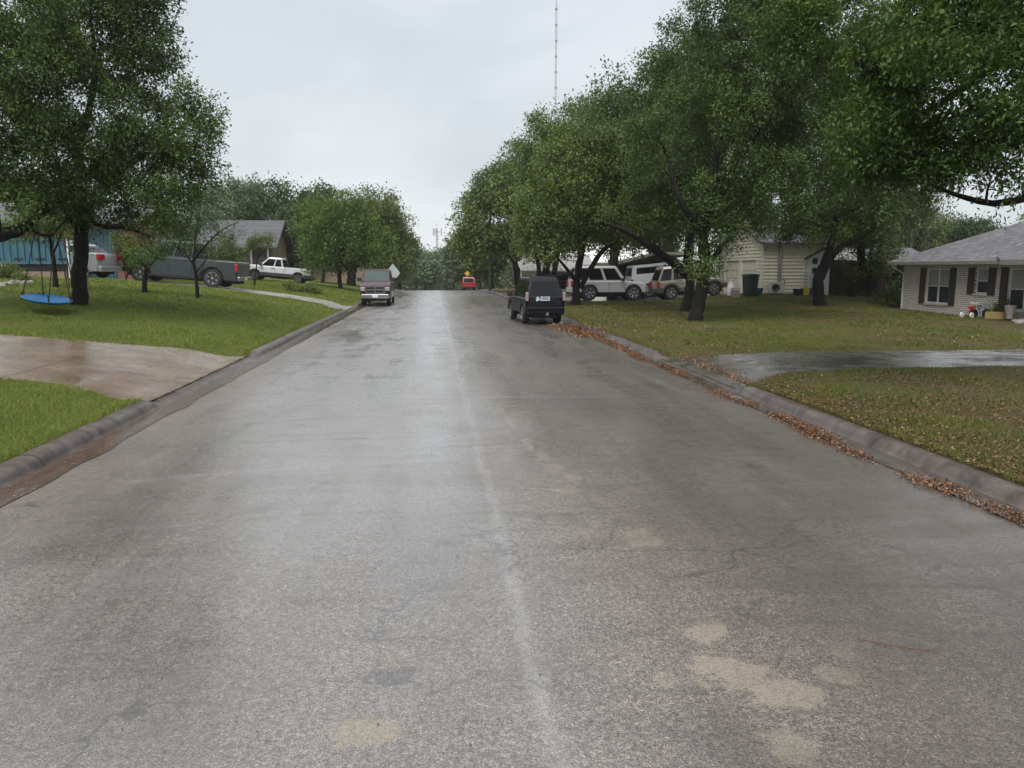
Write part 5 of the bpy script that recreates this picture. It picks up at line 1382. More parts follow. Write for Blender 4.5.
# painted brick house, right
def brick_house():
    X0, Yn, Yf, W, zt = 23.4, 20.0, 36.9, 9.0, 2.42
    zb = -.35
    o = thing('brick_house', 'low white-painted brick house with grey shingle roof and brown shutters at the right edge', 'house', (X0, Yf, 0), 0)
    L = lambda x, y, z: (x-X0, y-Yf, z)
    def B(x0, x1, y0, y1, z0, z1): return (x0-X0, x1-X0, y0-Yf, y1-Yf, z0, z1)
    # windows along the street wall: (near y, far y, sill, head, style)
    wins = [(P(953, 300, 1)[0], 0)]
    def yat(px): # where the column px meets the wall plane x = X0
        v = _d+_r*(px-512)/F; t_ = X0/v[0]; return v[1]*t_
    ws = [(yat(941), yat(918), .55, 2.18, 'double'), (yat(979), yat(966), 1.1, 2.2, 'single'), (yat(1030), yat(999), .5, 2.2, 'double')]
    # wall made of strips round the openings
    mb = MB(); T = .22
    cuts = sorted([(a, b_, s, h) for a, b_, s, h, k in ws])
    y = Yn
    for a, b_, s, h in cuts:
        mb.box(*B(X0, X0+T, y, a, zb, zt)); mb.box(*B(X0, X0+T, a, b_, zb, s)); mb.box(*B(X0, X0+T, a, b_, h, zt)); y = b_
    mb.box(*B(X0, X0+T, y, Yf, zb, zt))
    mb.box(*B(X0+T, X0+W, Yf-T, Yf, zb, zt)); mb.box(*B(X0+T, X0+W, Yn, Yn+T, zb, zt)); mb.box(*B(X0+W-T, X0+W, Yn+T, Yf-T, zb, zt))
    mb.build('wall', 'brick_white', o)
    for a, b_, s, h, k in ws:
        fr = MB(); w = .06
        for (p, q, r0, r1) in ((a, b_, s, s+w), (a, b_, h-w, h), (a, a+w, s+w, h-w), (b_-w, b_, s+w, h-w)): fr.box(*B(X0+.06, X0+.13, p, q, r0, r1))
        if k == 'double': fr.box(*B(X0+.065, X0+.125, (a+b_)/2-.04, (a+b_)/2+.04, s+w, h-w))
        fr.box(*B(X0+.07, X0+.12, a+w, b_-w, (s+h)/2-.025, (s+h)/2+.025))
        f_ = fr.build('window', 'white_paint', o)
        MB().box(*B(X0+.10, X0+.115, a+w*.5, b_-w*.5, s+w*.5, h-w*.5)).build('pane', 'pane', f_)
        MB().box(*B(X0+.085, X0+.097, a+w, b_-w, (s+h)/2+.03, h-w)).build('blind', 'blind', f_)
        MB().box(*B(X0-.05, X0+.06, a-.04, b_+.04, s-.07, s)).build('sill', 'brick_white', f_)
        for y0, y1 in ((a-.45, a-.02), (b_+.02, b_+.45)):
            sh = MB(); sh.box(*B(X0-.035, X0-.004, y0, y1, s-.05, h+.03))
            for i in range(int((h-s)/.09)): sh.box(*B(X0-.05, X0-.036, y0+.05, y1-.05, s+.0+i*.09, s+.05+i*.09))
            sh.build('shutter', 'shutter', f_)
    # hip roof
    ov = .55; ex, ey0, ey1, ex1 = X0-ov, Yn-ov, Yf+ov, X0+W+ov
    e = zt+.10; sl = .45; half = (ex1-ex)/2; rz_ = e+half*sl; rx = (ex+ex1)/2
    c = [(ex, ey0, e), (ex1, ey0, e), (ex1, ey1, e), (ex, ey1, e)]; r1, r2 = (rx, ey0+half, rz_), (rx, ey1-half, rz_)
    mb = MB()
    slab_roof(mb, [L(*c[0]), L(*r1), L(*r2), L(*c[3])], .08)
    slab_roof(mb, [L(*c[1]), L(*c[2]), L(*r2), L(*r1)], .08)
    slab_roof(mb, [L(*c[3]), L(*r2), L(*c[2])], .08); slab_roof(mb, [L(*c[0]), L(*c[1]), L(*r1)], .08)
    rf = mb.build('roof', 'shingle', o)
    mb = MB(); mb.box(*B(ex+.02, ex1-.02, ey0+.02, ey1-.02, e-.13, e-.09)); mb.build('soffit', 'soffit', o)
    mb = MB(); mb.box(*B(ex-.03, ex+.0, ey0, ey1, e-.17, e-.0)); mb.box(*B(ex, ex1, ey1, ey1+.03, e-.17, e-.0)); mb.build('gutter', 'trim_grey', o, bevel=.02)
    # porch roof nearer the viewer
    pe = [(ex-.75, 28.6, e-.0), (ex-.75, 22, e-.0), (ex+2.2, 22, e+1.05), (ex+2.2, 26.5, e+1.05)]
    mb = MB(); slab_roof(mb, [L(*p) for p in pe], .1); slab_roof(mb, [L(ex-.75, 28.6, e), L(ex+2.2, 26.5, e+1.05), L(ex+.1, 29.9, e+.16)], .06)
    pr_ = mb.build('porch_roof', 'shingle', o)
    mb = MB(); mb.box(*B(ex-.78, ex-.74, 22, 28.6, e-.2, e)); mb.build('fascia', 'trim_grey', o)
    q = P(996, 233, 33.2); q2 = rz_; vx = ex+ (3.1)
    vz = e+3.1*sl
    MB().lathe([(.05, vz-.1), (.05, vz+.42), (.07, vz+.42), (.07, vz+.48), (0, vz+.5)], c=(vx-X0, 30.9-Yf, 0), n=12).build('vent_pipe', 'dark', rf, smooth=40)
    # downspout at the far corner
    MB().tube([L(ex+.02, Yf+.2, e-.12), L(ex+.05, Yf+.2, e-.25), L(X0-.05, Yf-.08, e-.6), L(X0-.05, Yf-.08, .0)], .04, 8).build('downspout', 'white_paint', o, smooth=40)
    # steps
    mb = MB(); mb.box(*B(X0-1.1, X0-.06, 24.2, 28.2, -.3, .02)); mb.box(*B(X0-.8, X0-.06, 24.4, 28.0, .024, .18)); mb.build('porch_steps', 'brick_white', o)
brick_house()

# cream siding garage house
def garage_house():
    c = on(761, 45); X0, Y0 = c[0], 45.0; zb = .35
    X1, Y1 = X0+3.75, 51.9
    o = thing('siding_house', 'cream lap-sided house with two garage doors and a dark downpipe behind the green bin', 'house', (X0, Y0, 0))
    lc = lambda x, y: (x-X0, y-Y0)
    zc, za, zf = 3.75, 5.2, 3.3; ya = Y0+3.4
    def cut_face(z, zt, L): # street face runs from far (s=0) to near (s=L): gable profile
        zm = (z+zt)/2; s0, s1 = 0, L
        if zm > zf: s0 = (zm-zf)/(za-zf)*(Y1-ya)
        if zm > zc: s1 = L-(zm-zc)/(za-zc)*(ya-Y0)
        return s0, s1
    doors = [(Y0+.85, Y0+3.1), (Y0+3.55, Y0+5.9)]
    zd = .52+2.15
    mb = MB()
    lap_wall(mb, lc(X0, Y1), lc(X0, doors[1][1]+.1), zb, zd); lap_wall(mb, lc(X0, doors[0][0]-.1), lc(X0, Y0), zb, zd); lap_wall(mb, lc(X0, doors[1][0]-.1), lc(X0, doors[0][1]+.1), zb, zd)
    lap_wall(mb, lc(X0, Y1), lc(X0, Y0), zd, za, cut=cut_face)
    lap_wall(mb, lc(X0, Y0), lc(X1, Y0), zb, zc)
    lap_wall(mb, lc(X1, Y0), lc(X1, Y1), zb, zc); lap_wall(mb, lc(X1, Y1), lc(X0, Y1), zb, zf)
    mb.build('wall', 'siding', o)
    mb = MB(); mb.box(-.05, .08, -.05, .08, zb, zc); mb.build('corner_trim', 'cream', o)
    for a, b_ in doors:
        mb = MB(); mb.box(.02, .06, a-Y0, b_-Y0, .4, zd-.05)
        for i in range(4):
            for j in range(4):
                w = (b_-a)/4; mb.box(-.0, .019, a-Y0+j*w+.08, a-Y0+(j+1)*w-.08, .5+i*.52, .5+i*.52+.38)
        mb.build('garage_door', 'door_cream', o)
        mb = MB(); mb.box(-.045, .03, a-Y0-.1, a-Y0, .4, zd); mb.box(-.045, .03, b_-Y0, b_-Y0+.1, .4, zd); mb.box(-.045, .03, a-Y0-.1, b_-Y0+.1, zd, zd+.1); mb.build('door_frame', 'white_paint', o)
    mb = MB(); ov = .3
    slab_roof(mb, [(-ov, ya-Y0, za+.08), (X1-X0+ov, ya-Y0, za+.08), (X1-X0+ov, -ov, zc-.06), (-ov, -ov, zc-.06)])
    slab_roof(mb, [(-ov, ya-Y0, za+.082), (X1-X0+ov, ya-Y0, za+.082), (X1-X0+ov, Y1-Y0+ov, zf-.06), (-ov, Y1-Y0+ov, zf-.06)])
    mb.build('roof', 'shingle', o)
    mb = MB(); xq = P(779, 270, Y0)[0]-X0; mb.box(xq-.09, xq+.09, -.16, -.04, .75, zc-.1); mb.build('downpipe', 'trim_grey', o)
garage_house()

# carport house behind the vehicles
def carport():
    xa, xb = P(608, 260, 59)[0], P(722, 260, 55)[0]
    o = thing('carport', 'long low carport with pale fascia over a dark opening behind the parked SUVs', 'carport', (xa, 54, 0))
    X = lambda x: x-xa
    zl, zr = 2.55, 3.55
    p = [P(610, 264, 57.5), P(656, 251, 53.5), P(724, 250, 53.5), P(724, 247, 60), P(625, 252, 64)]
    # sloping slab roof
    v = [(X(P(607, 265, 58)[0]), 4, 2.45), (X(P(655, 252, 54)[0]), 0, 3.3), (X(P(726, 252, 54)[0]), 0, 3.3), (X(P(726, 252, 54)[0])+.5, 7, 3.5), (X(P(607, 265, 58)[0])+1.6, 9, 2.7)]
    mb = MB(); slab_roof(mb, v, .22); mb.build('roof', 'trim_grey', o)
    mb = MB(); mb.bar((v[0][0], v[0][1]-.03, v[0][2]-.08), (v[1][0], v[1][1]-.03, v[1][2]-.08), .05, .2); mb.bar((v[1][0], -.03, 3.22), (v[2][0], -.03, 3.22), .05, .2); mb.build('fascia', 'cream', o)
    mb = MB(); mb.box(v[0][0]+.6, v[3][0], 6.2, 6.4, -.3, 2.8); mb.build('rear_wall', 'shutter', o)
    for x, y, z in ((v[0][0]+.4, 3.9, 2.4), ((v[0][0]+v[1][0])/2, 2.1, 2.75), (v[1][0]+.3, .3, 3.1), (v[2][0]-.3, .3, 3.1)):
        MB().box(x-.06, x+.06, y-.06, y+.06, -.2, z).build('post', 'shutter', o)
carport()

def simple_house(name, label, px, Y, w, d, h, rise, wallm, roofm, rz=0, axis='x', ov=.45, parts=(), cat='house'):
    b = on(px, Y); o = thing(name, label, cat, (b[0], b[1], b[2]-.1), rz)
    z0 = -.4
    MB().box(-w/2, w/2, 0, d, z0, h).build('wall', wallm, o)
    mb = MB()
    if axis == 'x':
        g_ = MB(); g_.prism([(0+.01, h), (d-.01, h), (d/2, h+rise-.03)], -w/2, -w/2+.15, 'x'); g_.prism([(.01, h), (d-.01, h), (d/2, h+rise-.03)], w/2-.15, w/2, 'x'); g_.build('gable', wallm, o)
        e = h-ov*rise/(d/2)
        slab_roof(mb, [(-w/2-ov, -ov, e+.05), (w/2+ov, -ov, e+.05), (w/2+ov, d/2, h+rise+.05), (-w/2-ov, d/2, h+rise+.05)])
        slab_roof(mb, [(-w/2-ov, d+ov, e+.05), (w/2+ov, d+ov, e+.05), (w/2+ov, d/2, h+rise+.052), (-w/2-ov, d/2, h+rise+.052)])
    else:
        g_ = MB(); g_.prism([(-w/2+.01, h), (w/2-.01, h), (0, h+rise-.03)], 0, .15, 'y'); g_.prism([(-w/2+.01, h), (w/2-.01, h), (0, h+rise-.03)], d-.15, d, 'y'); g_.build('gable', wallm, o)
        e = h-ov*rise/(w/2)
        slab_roof(mb, [(-w/2-ov, -ov, e+.05), (-w/2-ov, d+ov, e+.05), (0, d+ov, h+rise+.05), (0, -ov, h+rise+.05)])
        slab_roof(mb, [(w/2+ov, -ov, e+.05), (w/2+ov, d+ov, e+.05), (0, d+ov, h+rise+.052), (0, -ov, h+rise+.052)])
    mb.build('roof', roofm, o)
    for (x, z, ww, hh) in parts:
        f_ = MB().box(x-ww/2, x+ww/2, -.06, .01, z, z+hh).build('window', 'white_paint', o)
        MB().box(x-ww/2+.07, x+ww/2-.07, -.075, -.062, z+.07, z+hh-.07).build('pane', 'pane', f_)
    return o
# slate-roofed house on the left
o = simple_house('gabled_house', 'tan brick house with steep slate roof and gable behind the white pickup', 240, 72, 6.2, 4.6, 2.95, 2.0, 'brick_tan', 'shingle_slate', R(-5), 'x', .6, ())
o.location.z += .2
for i in range(5):
    MB().box(-3.2+i*1.5, -3.06+i*1.5, -.55, -.4, -.4, 2.68).build('porch_post', 'trim_grey', o)
MB().box(-3.0, 3.0, -.02, -.003, .2, 2.3).build('porch_screen', 'shutter', o)
gq = MB(); gq.bar((3.73, -.62, 2.42), (3.73, 2.3, 4.96), .06, .18); gq.bar((3.73, 5.22, 2.42), (3.73, 2.3, 4.96), .06, .18); gq.build('bargeboard', 'shutter', o)
simple_house('pale_house', 'small pale-roofed house seen under the trees right of the white pickup', 338, 92, 9, 7, 2.0, 1.6, 'brick_tan', 'white_paint', R(10), 'y')
simple_house('grey_roofed_house', 'house with light grey roof glimpsed between trunks above the white SUV', 590, 82, 12, 8, 2.9, 1.9, 'cream', 'white_paint', R(-5), 'x', parts=((-3, .9, 1.2, 1.2), (2, .9, 1.2, 1.2)))
simple_house('pale_house', 'pale-walled house glimpsed behind the black SUV under the oaks', 556, 78, 7, 6, 2.2, 1.4, 'cream', 'trim_grey', R(0), 'x', parts=((-1.5, .8, 1.2, 1.1),))
simple_house('neighbour_house', 'house with white trim showing over the fence beside the painted brick house', 885, 58, 6, 5, 2.9, .8, 'siding', 'shingle_slate', 0, 'x', parts=((1.6, 1.2, 1.3, 1.4),))

# brick garage with blue door on the left
def blue_garage():
    b = P(104, 270, 46); x0, x1 = P(80, 270, 46)[0], P(138, 270, 46)[0]; zb = 1.2
    o = thing('brick_garage', 'red brick garage with slate blue panelled door behind the silver sedan', 'garage', (x0, 46, 0))
    xd0, xd1 = P(84, 270, 46)[0]-x0, P(117.5, 270, 46)[0]-x0; zt = 4.75; w = x1-x0
    zd = P(100, 228, 46)[2]
    mb = MB(); mb.box(xd1, w, 0, 7, zb, zt); mb.box(-6, xd0, 0, 7, zb, zt); mb.box(xd0, xd1, 0, .3, zd, zt); mb.build('wall', 'brick_red', o)
    mb = MB(); mb.box(xd0, xd1, .1, .16, zb, zd)
    for i in range(9):
        xx = xd0+(xd1-xd0)*(i+.5)/9; mb.box(xx-.03, xx+.03, .06, .099, zb+.1, zd-.05)
    mb.build('garage_door', 'blue_door', o)
    mb = MB(); slab_roof(mb, [(-6.5, -.5, zt), (w+.5, -.5, zt), (w+.5, 3.5, zt+1.3), (-6.5, 3.5, zt+1.3)]); slab_roof(mb, [(-6.5, 7.5, zt), (w+.5, 7.5, zt), (w+.5, 3.5, zt+1.302), (-6.5, 3.5, zt+1.302)]); mb.build('roof', 'shingle', o)
blue_garage()

# blue container on white posts and retaining wall
def container():
    Y = 38.5; x1 = P(68.5, 250, Y)[0]; x0 = x1-6.2; zb, zt = P(0, 264, Y)[2], P(0, 238, Y)[2]
    o = thing('panel_wall', 'sky blue ribbed panel wall raised on white posts at the left edge', 'panel wall', (x1, Y, 0))
    mb = MB(); mb.box(-6.2, 0, .03, .16, zb, zt); 
    n = 20
    for i in range(n):
        a = -6.2+i*.31; mb.box(a+.05, a+.2, -.02, .0295, zb+.1, zt-.1)
    mb.box(-6.2, 0, -.03, .0295, zb, zb+.1); mb.box(-6.2, 0, -.03, .0295, zt-.1, zt)
    mb.build('body', 'blue_panel', o)
    for i in range(6):
        a = -5.4+i*.98; MB().box(a, a+.42, -.045, -.032, zb+.2, zb+.27).build('vent_slot', 'dark', o)
    for a in (-5.75, -3.0, -.02):
        MB().box(a-.035, a+.035, -.07, -.035, zb-1.0 if a > -3.5 else zb-1.0, zb+.0 if a < -.5 else zt).build('post', 'white_paint', o)
    MB().box(-6.2, -.1, .06, .14, zb-.9, zb-.004).build('gap_shade', 'dark', o)  # dark sheet standing in for the shade in the gap below the panel
container()
x0, x1 = P(-30, 280, 36.5)[0], P(66, 280, 36.5)[0]
MB().box(x0, x1, 36.4, 36.65, 1.0, P(30, 271.5, 36.5)[2]).build('retaining_wall', 'brick_tan').location = (0, 0, 0)
tag(bpy.data.objects['retaining_wall'], 'low brown masonry retaining wall below the blue panel wall', 'wall')

# fence, right
def fence(a, b, label, h=1.95, seed=1):
    a = np.array(a, float); b = np.array(b, float); L = np.linalg.norm(b-a); d = (b-a)/L; ang = math.atan2(d[1], d[0])
    o = thing('wooden_fence', label, 'fence', (a[0], a[1], 0), ang, 'weathered board fences')
    r = np.random.default_rng(seed); mb = MB(); s = 0
    while s < L:
        w = .135; p = a+d*s; z = Hf(p[0], p[1]); hh = h+r.normal(0, .015); t_ = r.normal(0, .005)
        mb.prism([(s, z-.05), (s+w, z-.05), (s+w, z+hh-.04), (s+w-.03, z+hh), (s+.03, z+hh), (s, z+hh-.04)], -.012+t_, .012+t_, 'y'); s += w+.002
    mb.build('boards', 'fence', o)
    s = 0
    while s < L:
        p = a+d*s; z = Hf(p[0], p[1]); MB().box(s-.05, s+.05, .05, .15, z-.1, z+h+.03).build('post', 'fence', o); s += 2.4
    return o
f1a, f1b = P(826, 300, 46.5)[:2], P(893, 300, 44)[:2]
fence(f1a, f1b, 'grey-brown board fence behind the dark trees, left of the brick house', 2.25, 3)
fence(P(890, 300, 43.6)[:2], (24.3, 36.9), 'short dark return of the board fence ending at the painted brick house', 2.1, 4)

# lean-to shed with shelves
def shed():
    b = on(812, 45.5); x0 = P(803, 290, 45.2)[0]; x1 = P(826, 290, 45.2)[0]; Y = 44.9
    o = thing('garden_shed', 'small pale lean-to shed with dark sloped roof edge beside the cream house', 'shed', (x0, Y, 0)); w = x1-x0
    zb = .25; zl = P(804, 259, Y)[2]; zr = P(826, 245, Y)[2]
    mb = MB(); mb.prism([(0, zb), (w, zb), (w, zr), (0, zl)], 0, 1.8, 'y'); mb.build('wall', 'white_paint', o)
    mb = MB(); mb.bar((-.15, .85, zl-.0), (w+.1, .85, zr+.06), 2.0, .09); mb.build('roof', 'shutter', o)
    xa = P(815, 262, Y)[0]-x0
    for z in (P(815, 264, Y)[2]-.0, P(815, 273, Y)[2]-.05):
        MB().box(xa-.16, xa+.16, -.03, -.004, z, z+.36).build('window', 'pane', o)
    mb = MB()
    for xx in (P(804.5, 280, Y)[0]-x0+.05, P(811, 280, Y)[0]-x0):
        for i in range(8): mb.box(xx-.06, xx+.1, -.09, -.004, zb+.25+i*.2, zb+.30+i*.2)
    mb.build('trellis_clips', 'trim_grey', o)
shed()
b_ = on(840, 47.5); mb = MB(); slab_roof(mb, [P(828, 262, 46.9), P(868, 260, 46.9), P(864, 250, 50), P(836, 251, 50)], .1)
o = thing('canopy', 'pale canopy top showing above the board fence between the dark trunks', 'canopy', (b_[0], 47, 0)); mb.v = [(x-b_[0], y-47, z) for x, y, z in mb.v]; mb.build('cover', 'trim_grey', o)
mb = MB(); 
for xx, yy in ((-.8, .1), (1.2, .1), (-.6, 2.8), (1.0, 2.8)): mb.bar((xx, yy, 0), (xx, yy, 2.6), .08)
mb.build('frame', 'steel', o)

# bins, AC, odds and ends by the garage
def bin_(px, Y, h, w, m, name, label, lid=True):
    b = on(px, Y); o = thing(name, label, 'bin', tuple(b), R(10))
    mb = MB(); t0, t1 = w*.40, w*.5; v = [(-t0, -t0, .05), (t0, -t0, .05), (t0, t0, .05), (-t0, t0, .05), (-t1, -t1, h), (t1, -t1, h), (t1, t1, h), (-t1, t1, h)]
    mb.add(v, [(3, 2, 1, 0), (4, 5, 6, 7), (0, 1, 5, 4), (1, 2, 6, 5), (2, 3, 7, 6), (3, 0, 4, 7)]); mb.build('tub', m, o, bevel=.03)
    if lid:
        mb = MB(); mb.prism([(-t1-.05, h+.004), (t1+.05, h+.004), (t1+.02, h+.09), (-t1*.5, h+.13), (-t1-.03, h+.06)], -t1-.04, t1+.04, 'y'); mb.build('lid', m, o, bevel=.02)
        MB().bar((t1+.07, -t1*.8, h-.05), (t1+.07, t1*.8, h-.05), .035).build('handle', m, o)
        for k in (-1, 1): MB().lathe([(.10, k*t0), (.10, k*(t0+.05)), (0, k*(t0+.05))], c=(t0-.02, 0, .10), axis='y', n=14).build('wheel', 'rubber', o)
    return o
bin_(749.5, 43.5, 1.2, .70, 'bin_green', 'wheelie_bin', 'tall dark green wheeled bin in front of the cream garage doors')
bin_(757.5, 44.2, .42, .45, 'bin_blue', 'small_tub', 'low blue-green tub right of the tall green bin', False)
b = on(735, 43.5); o = thing('wire_crate', 'small grey-framed crate left of the tall green bin', 'crate', tuple(b))
mb = MB(); 
for x in (-.2, .2):
    for y in (-.15, .15): mb.bar((x, y, 0), (x, y, .55), .04)
for z in (.03, .53):
    mb.bar((-.2, -.15, z), (.2, -.15, z), .04); mb.bar((-.2, .15, z), (.2, .15, z), .04); mb.bar((-.2, -.15, z), (-.2, .15, z), .04); mb.bar((.2, -.15, z), (.2, .15, z), .04)
mb.build('frame', 'steel', o); MB().box(-.17, .17, -.12, .12, .05, .45).build('contents', 'trim_grey', o)
b = on(730.5, 44.6); o = thing('plastic_sacks', 'pale lumpy sack standing against the garage door frame', 'sack', tuple(b))
mb = MB(); mb.lathe([(.0, 0), (.2, .03), (.25, .3), (.2, .62), (.1, .85), (.13, .95), (0, .98)], n=10); mb.v = [(x*(1+random.gauss(0, .08)), y*(1+random.gauss(0, .08)), z) for x, y, z in mb.v]; mb.build('sack', 'white_paint', o, smooth=60)
b = P(776, 290, 44.45); zb = Hf(b[0], 44.3)
o = thing('air_conditioner', 'cream outdoor air-conditioning unit with round fan grille against the siding', 'air conditioner', (b[0], 44.5, zb))
MB().box(-.42, .42, -.16, .18, .08, .72).build('casing', 'ac', o, bevel=.02); MB().box(-.42, .42, -.14, .16, 0, .08).build('feet', 'dark', o)
mb = MB()
for r_i in (.08, .14, .20, .26): mb.lathe([(r_i, -.175), (r_i+.012, -.18), (r_i+.012, -.163), (r_i, -.163)], c=(-.08, 0, .4), axis='y', n=24)
mb.build('fan_grille', 'trim_grey', o); MB().lathe([(.26, -.1605), (.26, -.163), (0, -.163)], c=(-.08, 0, .4), axis='y', n=24).build('fan_opening', 'dark', o)
p0 = (.42, .05, .5); MB().tube([p0, (.55, .05, .62), (.6, .1, .8), (.58, .3, .9)], .03, 8).build('hose', 'shutter', o, smooth=50)
for px, nm, m, lab, w, h in ((798, 'storage_tub', 'black_plastic', 'black tub at the foot of the cream siding near the shed', .5, .33), (804.5, 'toy_box', 'yellow_plastic', 'yellow plastic box in front of the garden shed', .42, .42), (811, 'storage_tub', 'purple_plastic', 'purple plastic tub right of the yellow box', .38, .38), (816, 'storage_tub', 'trim_grey', 'grey tub at the shed foot beside the oak trunk', .3, .3)):
    b = on(px, 43.9); o = thing(nm, lab, 'tub', tuple(b), R(8)); a = w/2
    mb = MB(); mb.add([(-a*.85, -a*.7, 0), (a*.85, -a*.7, 0), (a*.85, a*.7, 0), (-a*.85, a*.7, 0), (-a, -a*.8, h), (a, -a*.8, h), (a, a*.8, h), (-a, a*.8, h)], [(3, 2, 1, 0), (4, 5, 6, 7), (0, 1, 5, 4), (1, 2, 6, 5), (2, 3, 7, 6), (3, 0, 4, 7)]); mb.build('tub', m, o, bevel=.02)
    MB().box(-a-.02, a+.02, -a*.8-.02, a*.8+.02, h+.003, h+.05).build('lid', m, o, bevel=.015)

# toys, planter, pot by the brick house
b = on(972, 30.3); o = thing('tricycle', 'red childs tricycle leaning on the grass below the small shuttered window', 'tricycle', tuple(b), R(25))
mb = MB(); mb.tube([(-.25, 0, .25), (0, 0, .45), (.28, 0, .5)], .03, 8); mb.tube([(.28, 0, .52), (.36, 0, .2)], .025, 8); mb.box(-.12, .1, -.09, .09, .44, .5); mb.box(-.1, .14, -.03, .03, .12, .44); mb.build('frame', 'red_plastic', o, bevel=.01)
MB().tube([(.25, -.2, .66), (.28, 0, .6), (.25, .2, .66)], .018, 8).build('handlebar', 'white_paint', o, smooth=50)
for x, y, r0, m in ((.36, 0, .19, 'white_paint'), (-.28, -.2, .13, 'white_paint'), (-.28, .2, .13, 'white_paint')):
    MB().lathe([(r0*.55, -.03), (r0, -.03), (r0, .03), (r0*.55, .03), (r0*.5, 0)], c=(x, y, r0), axis='y', n=16).build('wheel', m, o, smooth=40)
b = on(981, 30.2); o = thing('childs_bicycle', 'small blue-grey childs bicycle standing between the red tricycle and the planter', 'bicycle', tuple(b), R(8))
mb = MB(); mb.tube([(-.3, 0, .2), (-.05, 0, .45), (.28, 0, .45), (.33, 0, .2)], .02, 8); mb.tube([(-.05, 0, .45), (0, 0, .2), (.28, 0, .45)], .018, 8); mb.tube([(-.3, 0, .2), (0, 0, .2)], .015, 8); mb.build('frame', 'blue_plastic', o, smooth=50)
MB().box(-.14, .05, -.05, .05, .5, .55).build('saddle', 'dark', o, bevel=.015)
MB().tube([(.22, -.2, .62), (.26, 0, .56), (.22, .2, .62)], .016, 8).build('handlebar', 'steel', o, smooth=50)
for x in (-.3, .33): MB().lathe([(.15, -.02), (.2, -.02), (.2, .02), (.15, .02), (.15, -.02)], c=(x, 0, .2), axis='y', n=20).build('wheel', 'rubber', o, smooth=40)
b = on(1004, 29.2); o = thing('wooden_planter', 'long pale wooden planter box on the grass by the front step', 'planter', tuple(b), R(4))
mb = MB(); mb.box(-.62, .62, -.22, -.18, .06, .34); mb.box(-.62, .62, .18, .22, .06, .34); mb.box(-.62, -.58, -.18, .18, .06, .34); mb.box(.58, .62, -.18, .18, .06, .34); mb.build('boards', 'planter_wood', o)
MB().box(-.58, .58, -.18, .18, .08, .30).build('soil', 'debris', o)
for x in (-.5, .5): MB().box(x-.05, x+.05, -.17, .17, 0, .06).build('foot', 'planter_wood', o)
b = on(1008, 28.2); o = thing('plant_pot', 'pale stone pot standing on the step behind the planter', 'pot', (b[0]+.45, 28.6, b[2]+.1))
MB().lathe([(.0, 0), (.13, 0), (.11, .08), (.19, .35), (.21, .52), (.18, .52), (.15, .4), (0, .38)], n=18).build('pot', 'terracotta', o, smooth=40)
for i in range(9):
    g_ = on(1012+random.uniform(0, 30), 27+random.uniform(0, 1.2)); s = random.uniform(.14, .24)
    mb = MB(); mb.lathe([(0, -.1), (s, -.05), (s*1.1, s*.35), (s*.7, s*.6), (0, s*.65)], n=8); mb.v = [(x*(1+random.gauss(0, .14)), y*(1+random.gauss(0, .14)), z) for x, y, z in mb.v]
    tag(mb.build('step_stone', 'stone', smooth=50, loc=tuple(g_)), 'rough stone in the small rockery at the right edge by the front step', 'stone', 'rockery stones by the step')

# ------------------------------------------------------------------ saucer swing
c = P(47, 300.5, 22.5); rr = .60
o = thing('saucer_swing', 'round blue saucer swing hanging on four ropes from the left oak limb', 'swing', tuple(c))
mb = MB(); mb.lathe([(0, -.075), (rr*.5, -.06), (rr*.85, -.015), (rr, .03), (rr*1.03, .06), (rr*.97, .07), (rr*.9, .045), (0, .02)], n=28); s_ = mb.build('saucer', 'saucer', o, smooth=40); s_.rotation_euler = (R(5), R(10), 0)
for k, (ax, ay, tx, ty) in enumerate(((-.58, -.1, 36, 224), (-.3, .45, 37, 222), (.28, -.5, 55, 220), (.56, .12, 53, 219))):
    t_ = P(tx, ty, 22.6)-c; az = .06-ax*.12
    MB().tube([(ax, ay, az), ((ax+t_[0])/2+.01, (ay+t_[1])/2, (az+t_[2])/2), tuple(t_)], .014, 6).build('rope', 'rope', o, smooth=60)
    MB().bar((ax*1.02, ay*1.02, az-.1), (ax*1.0, ay, az+.12), .035).build('clamp', 'dark', o)
# spare rope ends hanging behind the saucer and the curved grey hook beside the trunk
c = on(69, 25.5); o = thing('rope_swing', 'pair of brownish ropes hanging loose behind the saucer swing', 'rope', (c[0], 25.5, 2.0))
for px0, px1, yb in ((62, 72, 284), (64, 69, 286)):
    a, b_ = P(px0, 238, 25.3), P(px1, yb, 25.3); MB().tube([a-[c[0], 25.5, 2], (a+b_)/2-[c[0]-.03, 25.5, 2], b_-[c[0], 25.5, 2]], .012, 6).build('rope', 'rope_orange', o, smooth=60)
c = on(87, 26.6); o = thing('hose_hook', 'curved pale grey metal hook standing just right of the left oak trunk', 'hook', tuple(c))
q = lambda px, py: tuple(P(px, py, 26.6)-c)
MB().tube([(q(86, 285)[0], 0, 0), q(86, 280), q(87, 274), q(90, 270.5), q(93, 271.5)], [.05, .05, .05, .045, .03], 10).build('hook', 'steel', o, smooth=50)

